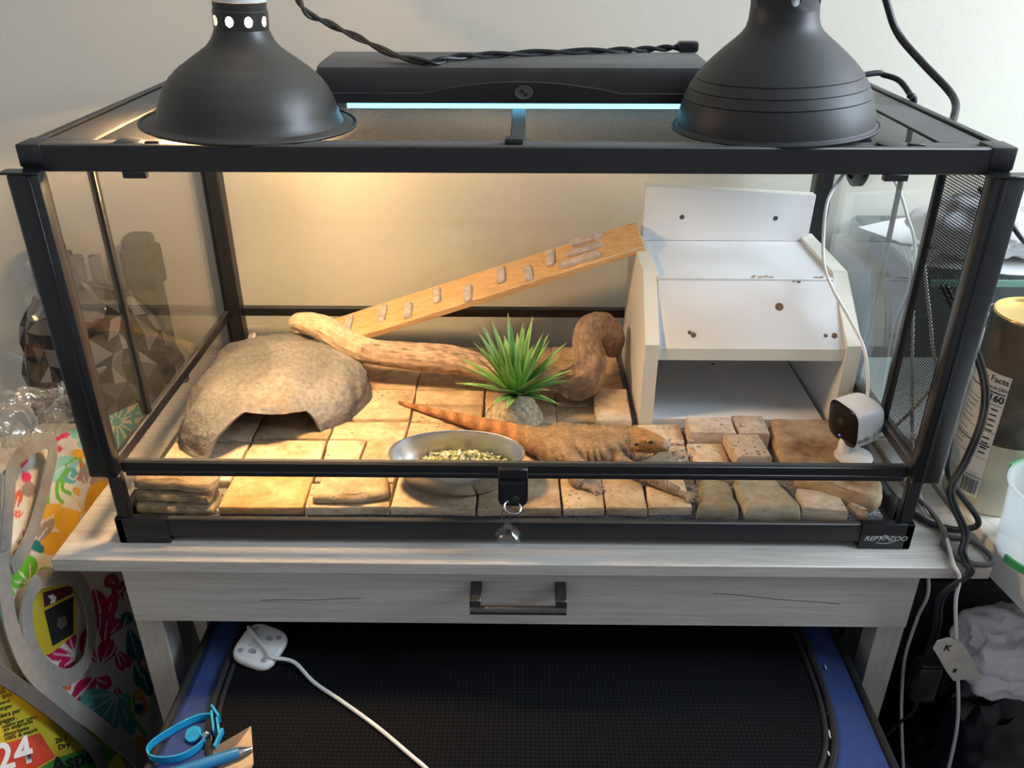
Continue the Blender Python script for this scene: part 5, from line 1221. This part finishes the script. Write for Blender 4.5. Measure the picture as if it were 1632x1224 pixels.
cab('grey_lead', [Vector((.5165, .30, -.030)), Vector((.5105, .09, -.034)), Yp(1480, 932, .02), Yp(1462, 985, .02), Yp(1443, 1045, .02), Yp(1437, 1110, .02), Yp(1437, 1160, .02), Yp(1441, 1250, .02)], .0021, M['white_cable'], 'thin pale lead hanging behind the right table leg')
cab('white_lead', [Yp(1472, 415, .20), Yp(1478, 470, .20), Yp(1485, 540, .20), Yp(1486, 612, .20), Vector((.510, .21, .03)), Vector((.512, .24, .0026))], .0022, M['white_cable'], 'white lead seen through the right side vent')
ad = empty('power_adapter', Yp(1472, 1120, -.01), 'black power adapter hanging from the paired cable', 'adapter')
p = Yp(1474, 1082, -.01); boxo('adapter_body', (p.x-.0145, p.y-.010, p.z-.031), (p.x+.0145, p.y+.012, p.z+.026), M['black_clean'], ad, .003, 2)
boxo('adapter_collar', (p.x-.013, p.y-.009, p.z+.0262), (p.x+.013, p.y+.010, p.z+.031), M['rubber'], ad, .001)
obj('adapter_lead', tube(catmull([p+Vector((0, 0, -.031)), p+Vector((-.003, 0, -.06)), p+Vector((-.012, .01, -.10)), p+Vector((-.03, .03, -.2)), p+Vector((-.03, .06, -.45))], 40), .0021, 8), M['rubber'], ad)
# bags below the desk
def crumple(c, rad, seed, sub=5, amp=.22, f=9):
    bm = lump(c, rad, seed, amp, f, sub); return bm
b_ = crumple((.715, .055, -.500), (.160, .090, .262), 3); 
for v in b_.verts: v.co.z = max(v.co.z, FLOOR+.0005)
obj('bin_bag', b_, M['binbag'], label='black bin bag filling the dark corner under the desk', cat='bag')
obj('carrier_bag', crumple((.636, .000, -.158), (.074, .045, .060), 7, 5, .42, 15), M['cloth'], label='crumpled thin white plastic bag under the right desk', cat='bag')
kc = empty('white_tag', Yp(1525, 1085, -.050), 'white tag marked with a black letter K beside the adapter', 'tag')
KP = [(1487, 1034), (1494, 1022), (1512, 1017), (1532, 1024), (1546, 1042), (1557, 1066), (1566, 1084), (1540, 1083), (1520, 1086), (1508, 1070), (1497, 1050)]
ypoly(KP, -.050, .002, plain('cream_card', (.60, .56, .50), .7), 'tag_card', kc, .0005)
o_ = Yp(1503, 1036, -.0505); obj('lettering', text_bm('K', .0125, lambda u, v: o_+Vector((.985*u+.17*v, 0, .985*v-.17*u)), .0004), M['ink'], kc, smooth=False)
obj('tag_mark', box((0, 0, 0), (.004, .0004, .006), 0, 1, None, Matrix.Translation(Yp(1518, 1072, -.0506))), M['ink'], kc)

# ------------------------------------------------------------------ fabric carrier under the table and the things on it
CZ = -.170; cx0, cx1, cy0, cy1 = -.396, .4190, -.30, .29
cr_ = empty('pet_carrier', (.012, -.03, FLOOR), 'blue fabric pet carrier with a black mesh top under the table', 'pet carrier')
def cshade(x, y): return .0
mcx, mcy, mhx, mhy = .0100, .010, .364, .262
def mesh_edge(t):
    c, s = math.cos(t), math.sin(t); e = 2/3.6
    return mcx+mhx*math.copysign(abs(c)**e, c), mcy+mhy*math.copysign(abs(s)**e, s)
NE = 120
def outer(t):
    x, y = mesh_edge(t); dx, dy = x-mcx, y-mcy; k = min((((cx1-.012) if dx > 0 else -(cx0+.012))-math.copysign(mcx, 1)*(1 if dx > 0 else -1))/max(1e-6, abs(dx)), ((cy1-.012-mcy) if dy > 0 else (mcy-cy0-.012))/max(1e-6, abs(dy)))
    return mcx+dx*k, mcy+dy*k
bm = nb(); r1 = []; r2 = []
for k in range(NE):
    t = 2*math.pi*k/NE; x, y = mesh_edge(t); X2, Y2 = outer(t); r1.append(bm.verts.new((x, y, CZ))); r2.append(bm.verts.new((X2, Y2, CZ)))
for k in range(NE): bm.faces.new((r1[k], r1[(k+1) % NE], r2[(k+1) % NE], r2[k]))
cnr = [(cx0, cy0), (cx1, cy0), (cx1, cy1), (cx0, cy1)]
bmesh.ops.recalc_face_normals(bm, faces=bm.faces); bmesh.ops.reverse_faces(bm, faces=[f for f in bm.faces if f.normal.z < 0])
obj('top_border', bm, M['blue'], cr_, label='royal blue border of the top')
obj('carrier_body', box((cx0, cy0, FLOOR), (cx1, cy1, CZ-.0025), .010, 3), M['blue'], cr_)
m, nt, b = newmat('black_mesh_fabric'); tc = nt.nodes.new('ShaderNodeTexCoord'); sp = nt.nodes.new('ShaderNodeSeparateXYZ'); nt.links.new(tc.outputs['Object'], sp.inputs[0]); fs = []
for a in (0, 1):
    d = N(nt, 'ShaderNodeMath', op='DIVIDE'); d.inputs[1].default_value = .0052; nt.links.new(sp.outputs[a], d.inputs[0]); f = N(nt, 'ShaderNodeMath', op='FRACT'); nt.links.new(d.outputs[0], f.inputs[0])
    l = N(nt, 'ShaderNodeMath', op='GREATER_THAN'); l.inputs[1].default_value = .46; nt.links.new(f.outputs[0], l.inputs[0]); fs.append(l)
mx = N(nt, 'ShaderNodeMath', op='MULTIPLY'); nt.links.new(fs[0].outputs[0], mx.inputs[0]); nt.links.new(fs[1].outputs[0], mx.inputs[1])
nt.links.new(mixc(nt, mx.outputs[0], (.006, .0065, .008), (.001, .001, .0014)), b.inputs['Base Color']); b.inputs['Roughness'].default_value = .8; b.inputs['Specular IOR Level'].default_value = .1
iv = N(nt, 'ShaderNodeMath', op='SUBTRACT'); iv.inputs[0].default_value = 1; nt.links.new(mx.outputs[0], iv.inputs[1]); bump(nt, b, iv.outputs[0], .6, .001); M['mesh'] = m
bm = nb(); c0 = bm.verts.new((mcx, mcy, CZ+.0012)); rings = []
for f_ in (.25, .5, .75, 1.0):
    rings.append([bm.verts.new((mcx+(mesh_edge(2*math.pi*k/NE)[0]-mcx)*f_, mcy+(mesh_edge(2*math.pi*k/NE)[1]-mcy)*f_, CZ+.0012)) for k in range(NE)])
for k in range(NE): bm.faces.new((c0, rings[0][k], rings[0][(k+1) % NE]))
for a, b2 in zip(rings, rings[1:]):
    for k in range(NE): bm.faces.new((a[k], b2[k], b2[(k+1) % NE], a[(k+1) % NE]))
obj('mesh_panel', bm, M['mesh'], cr_, smooth=False, label='black mesh window')
pts = [Vector((*mesh_edge(2*math.pi*k/NE), CZ+.002)) for k in range(NE)]
bm = nb()
for off, rr_ in ((0, .0045), (.009, .0030)):
    pp = [Vector((mcx+(p.x-mcx)*(1-off/mhx*1.0), mcy+(p.y-mcy)*(1-off/mhy), CZ+.0015)) for p in pts]; merge(bm, catt(pp, rr_, 8))
obj('zip_binding', bm, M['blackfab'], cr_, kind='stuff', label='black zip and binding around the mesh')
for y in (cy0, cy1): obj('piping', tube([Vector((cx0+.008, y, CZ-.004)), Vector((cx1-.008, y, CZ-.004))], .005, 8), M['blackfab'], cr_)
for x in (cx0, cx1): obj('piping', tube([Vector((x, cy0+.008, CZ-.004)), Vector((x, cy1-.008, CZ-.004))], .005, 8), M['blackfab'], cr_)
for i, (x, y) in enumerate(((1318, 1104), (1319, 1112), (1321, 1138), (1322, 1166), (1323, 1172), (1321, 1200), (1316, 1062))):
    p = Zp(x, y, CZ+.003); boxo('stitch', (p.x-.0008, p.y-.0030, CZ+.0006), (p.x+.0008, p.y+.0030, CZ+.0026), M['whiteink'], cr_, .0003)
# white square puck lying upside down on the mesh
pkp = empty('charging_puck', Zp(415, 1030, CZ+.003), 'white rounded square puck lying upside down on the black mesh', 'puck')
po_ = Zp(415, 1030, CZ+.012); pz = Vector((.04, -.22, .975)).normalized(); pxv = Vector((math.cos(R(-20)), math.sin(R(-20)), 0)); pxv = (pxv-pz*pxv.dot(pz)).normalized(); pyv = pz.cross(pxv)
mp_ = Matrix(((pxv.x, pyv.x, pz.x, po_.x), (pxv.y, pyv.y, pz.y, po_.y), (pxv.z, pyv.z, pz.z, po_.z), (0, 0, 0, 1)))
obj('puck_body', squircle_loft([(.0220, 3.4, -.009), (.0270, 3.4, -.0075), (.0290, 3.4, -.003), (.0288, 3.4, .0015), (.0272, 3.4, .0040), (.0258, 3.4, .0046)], mp_), M['white_plastic'], pkp)
def onpuck(prof, x, y, m, name, seg=20):
    bm = lathe(prof, (x, y, .0046), seg); bm.transform(mp_); return obj(name, bm, m, pkp)
for x, y in ((-.017, -.016), (.017, -.017), (.017, .016), (-.016, .017)): onpuck([(.0034, 0), (.0033, .0007), (.0024, .0010), (.0002, .0010)], x, y, M['greyink'], 'rubber_foot')
for x, y in ((.006, .0115), (-.003, -.0115)):
    bm = squircle_loft([(.0036, 2, .0044), (.0036, 2, .0049), (.0026, 2, .0049), (.0024, 2, .0047)], Matrix.Translation((x, y, 0)) @ Matrix.Diagonal((1.5, 1, 1, 1))); bm.transform(mp_); obj('keyhole_slot', bm, M['greyink'], pkp)
bm = nb()
for i in range(6): merge(bm, box((-.0130+.0005*(i % 3), .0035-.0021*i, .0046), (.0015, .0043-.0021*i, .00475)))
bm.transform(mp_); obj('printed_text', bm, M['greyink'], pkp, smooth=False, kind='stuff')
cab('puck_cable', [mp_ @ Vector(p) for p in ((-.0270, .0160, .0040), (-.0180, .0110, .0070), (.000, .0015, .0072), (.0150, -.0066, .0072), (.0245, -.0112, .0066))]+[Zp(468, 1055, CZ+.009), Zp(500, 1087, CZ+.004), Zp(545, 1118, CZ+.004), Zp(600, 1158, CZ+.004), Zp(650, 1200, CZ+.004), Zp(690, 1236, CZ+.004), Zp(740, 1300, CZ+.004)], .0024, M['white_cable'], 'white cable crossing the puck and running over the black mesh', 120)
# turquoise collar
co = empty('pet_collar', Zp(290, 1180, CZ), 'turquoise pet collar with a bell lying on the blue carrier border', 'collar')
HZ = .0055
path = [Zp(338, 1141, CZ+HZ), Zp(316, 1144, CZ+HZ), Zp(285, 1158, CZ+HZ), Zp(252, 1178, CZ+HZ), Zp(236, 1194, CZ+HZ), Zp(240, 1207, CZ+HZ), Zp(262, 1211, CZ+HZ), Zp(290, 1206, CZ+HZ), Zp(312, 1194, CZ+HZ), Zp(328, 1180, CZ+HZ)]
obj('band', ribbon(catmull(path, 80), .0095, .0016), M['turq'], co)
def rb(p, q, w_, th, m, name, **k): return obj(name, ribbon([p, p.lerp(q, .5), q], w_, th), m, co, **k)
for a, b2, w_ in (((338, 1128), (350, 1146), .0110), ((338, 1136), (341, 1168), .0085), ((346, 1146), (350, 1172), .0080), ((355, 1164), (342, 1192), .0075)): rb(Zp(*a, CZ+.0075), Zp(*b2, CZ+.0075), w_, .0024, M['turq'], 'buckle')
bm = nb(); bmesh.ops.create_icosphere(bm, subdivisions=3, radius=.0042); bm.transform(Matrix.Translation(Zp(329, 1170, CZ+.0085))); obj('bell', bm, M['chrome'], co, label='small silver bell')
obj('bell_ring', torus(Zp(331, 1177, CZ+.008), .0048, .0006, Vector((.6, -.4, .5))), M['chrome'], co)
bm = lathe([(.0004, .0016), (.0085, .0016), (.0092, 0), (.0085, -.0016), (.0004, -.0016)], Zp(308, 1170, CZ+.0065), 28, Vector((-.1, -.35, .9))); obj('tag_disc', bm, M['turq'], co)
rb(Zp(318, 1168, CZ+.008), Zp(327, 1178, CZ+.008), .0035, .0014, M['turq'], 'tag_tab')
# pen and foil packet at the bottom edge
pe = empty('pen', Zp(330, 1205, CZ), 'blue pen with a silver tip at the bottom edge of the picture', 'pen')
a, b2 = Zp(190, 1262, CZ+.010), Zp(381, 1199, CZ+.010); d = (b2-a).normalized()
q0 = a-d*.05
obj('barrel', tube([q0, a, a.lerp(b2, .5), a.lerp(b2, .9), b2], [.0066, .0066, .0066, .0064, .0058], 20), M['penblue'], pe)
obj('tip', tube([b2, b2+d*.006, b2+d*.0125, b2+d*.0145], [.0056, .0042, .0016, .0007], 20), M['chrome'], pe, label='silver tip')
fp = [Zp(340, 1192, CZ+.0045), Zp(400, 1157, CZ+.0100), Zp(404, 1216, CZ+.0040), Zp(390, 1250, CZ+.0030), Zp(330, 1250, CZ+.0030)]
bm = nb(); t_ = [bm.verts.new(p) for p in fp]; u_ = [bm.verts.new(p-Vector((0, 0, .0016))) for p in fp]
bm.faces.new(t_); bm.faces.new(u_[::-1])
for k in range(5): bm.faces.new((t_[k], u_[k], u_[(k+1) % 5], t_[(k+1) % 5]))
bmesh.ops.recalc_face_normals(bm, faces=bm.faces); obj('foil_packet', bm, M['foil'], smooth=False, label='brown foil packet under the tip of the blue pen', cat='packet')

# added dark boxes and panel that stand in for shade in the background
sb = empty('added_dark_box', (0, .385, FLOOR), 'added black box darkening the gap behind the carrier under the table', 'box')  # added to keep the slivers beside the carrier dark
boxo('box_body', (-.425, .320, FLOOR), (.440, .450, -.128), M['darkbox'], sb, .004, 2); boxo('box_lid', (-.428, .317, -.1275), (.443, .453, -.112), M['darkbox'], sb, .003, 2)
db = empty('added_dark_box', (.70, .30, FLOOR), 'added dark box in place of the shade under the white desk behind the hanging cables', 'box')  # added so the bright wall below the desk reads dark
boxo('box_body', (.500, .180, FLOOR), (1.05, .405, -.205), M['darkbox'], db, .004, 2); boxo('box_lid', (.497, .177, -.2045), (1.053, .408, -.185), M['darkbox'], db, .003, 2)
dg = empty('shade_panel', (.80, .515, 0), 'added dark grey panel in place of the soft shadow under the glass shelf', 'panel')  # added panel, its grey stands for a soft shadow on the wall
boxo('panel_board', (.560, .500, 0), (1.20, .524, .205), plain('shade_panel_grey', (.085, .095, .10), .5), dg, .003, 2)
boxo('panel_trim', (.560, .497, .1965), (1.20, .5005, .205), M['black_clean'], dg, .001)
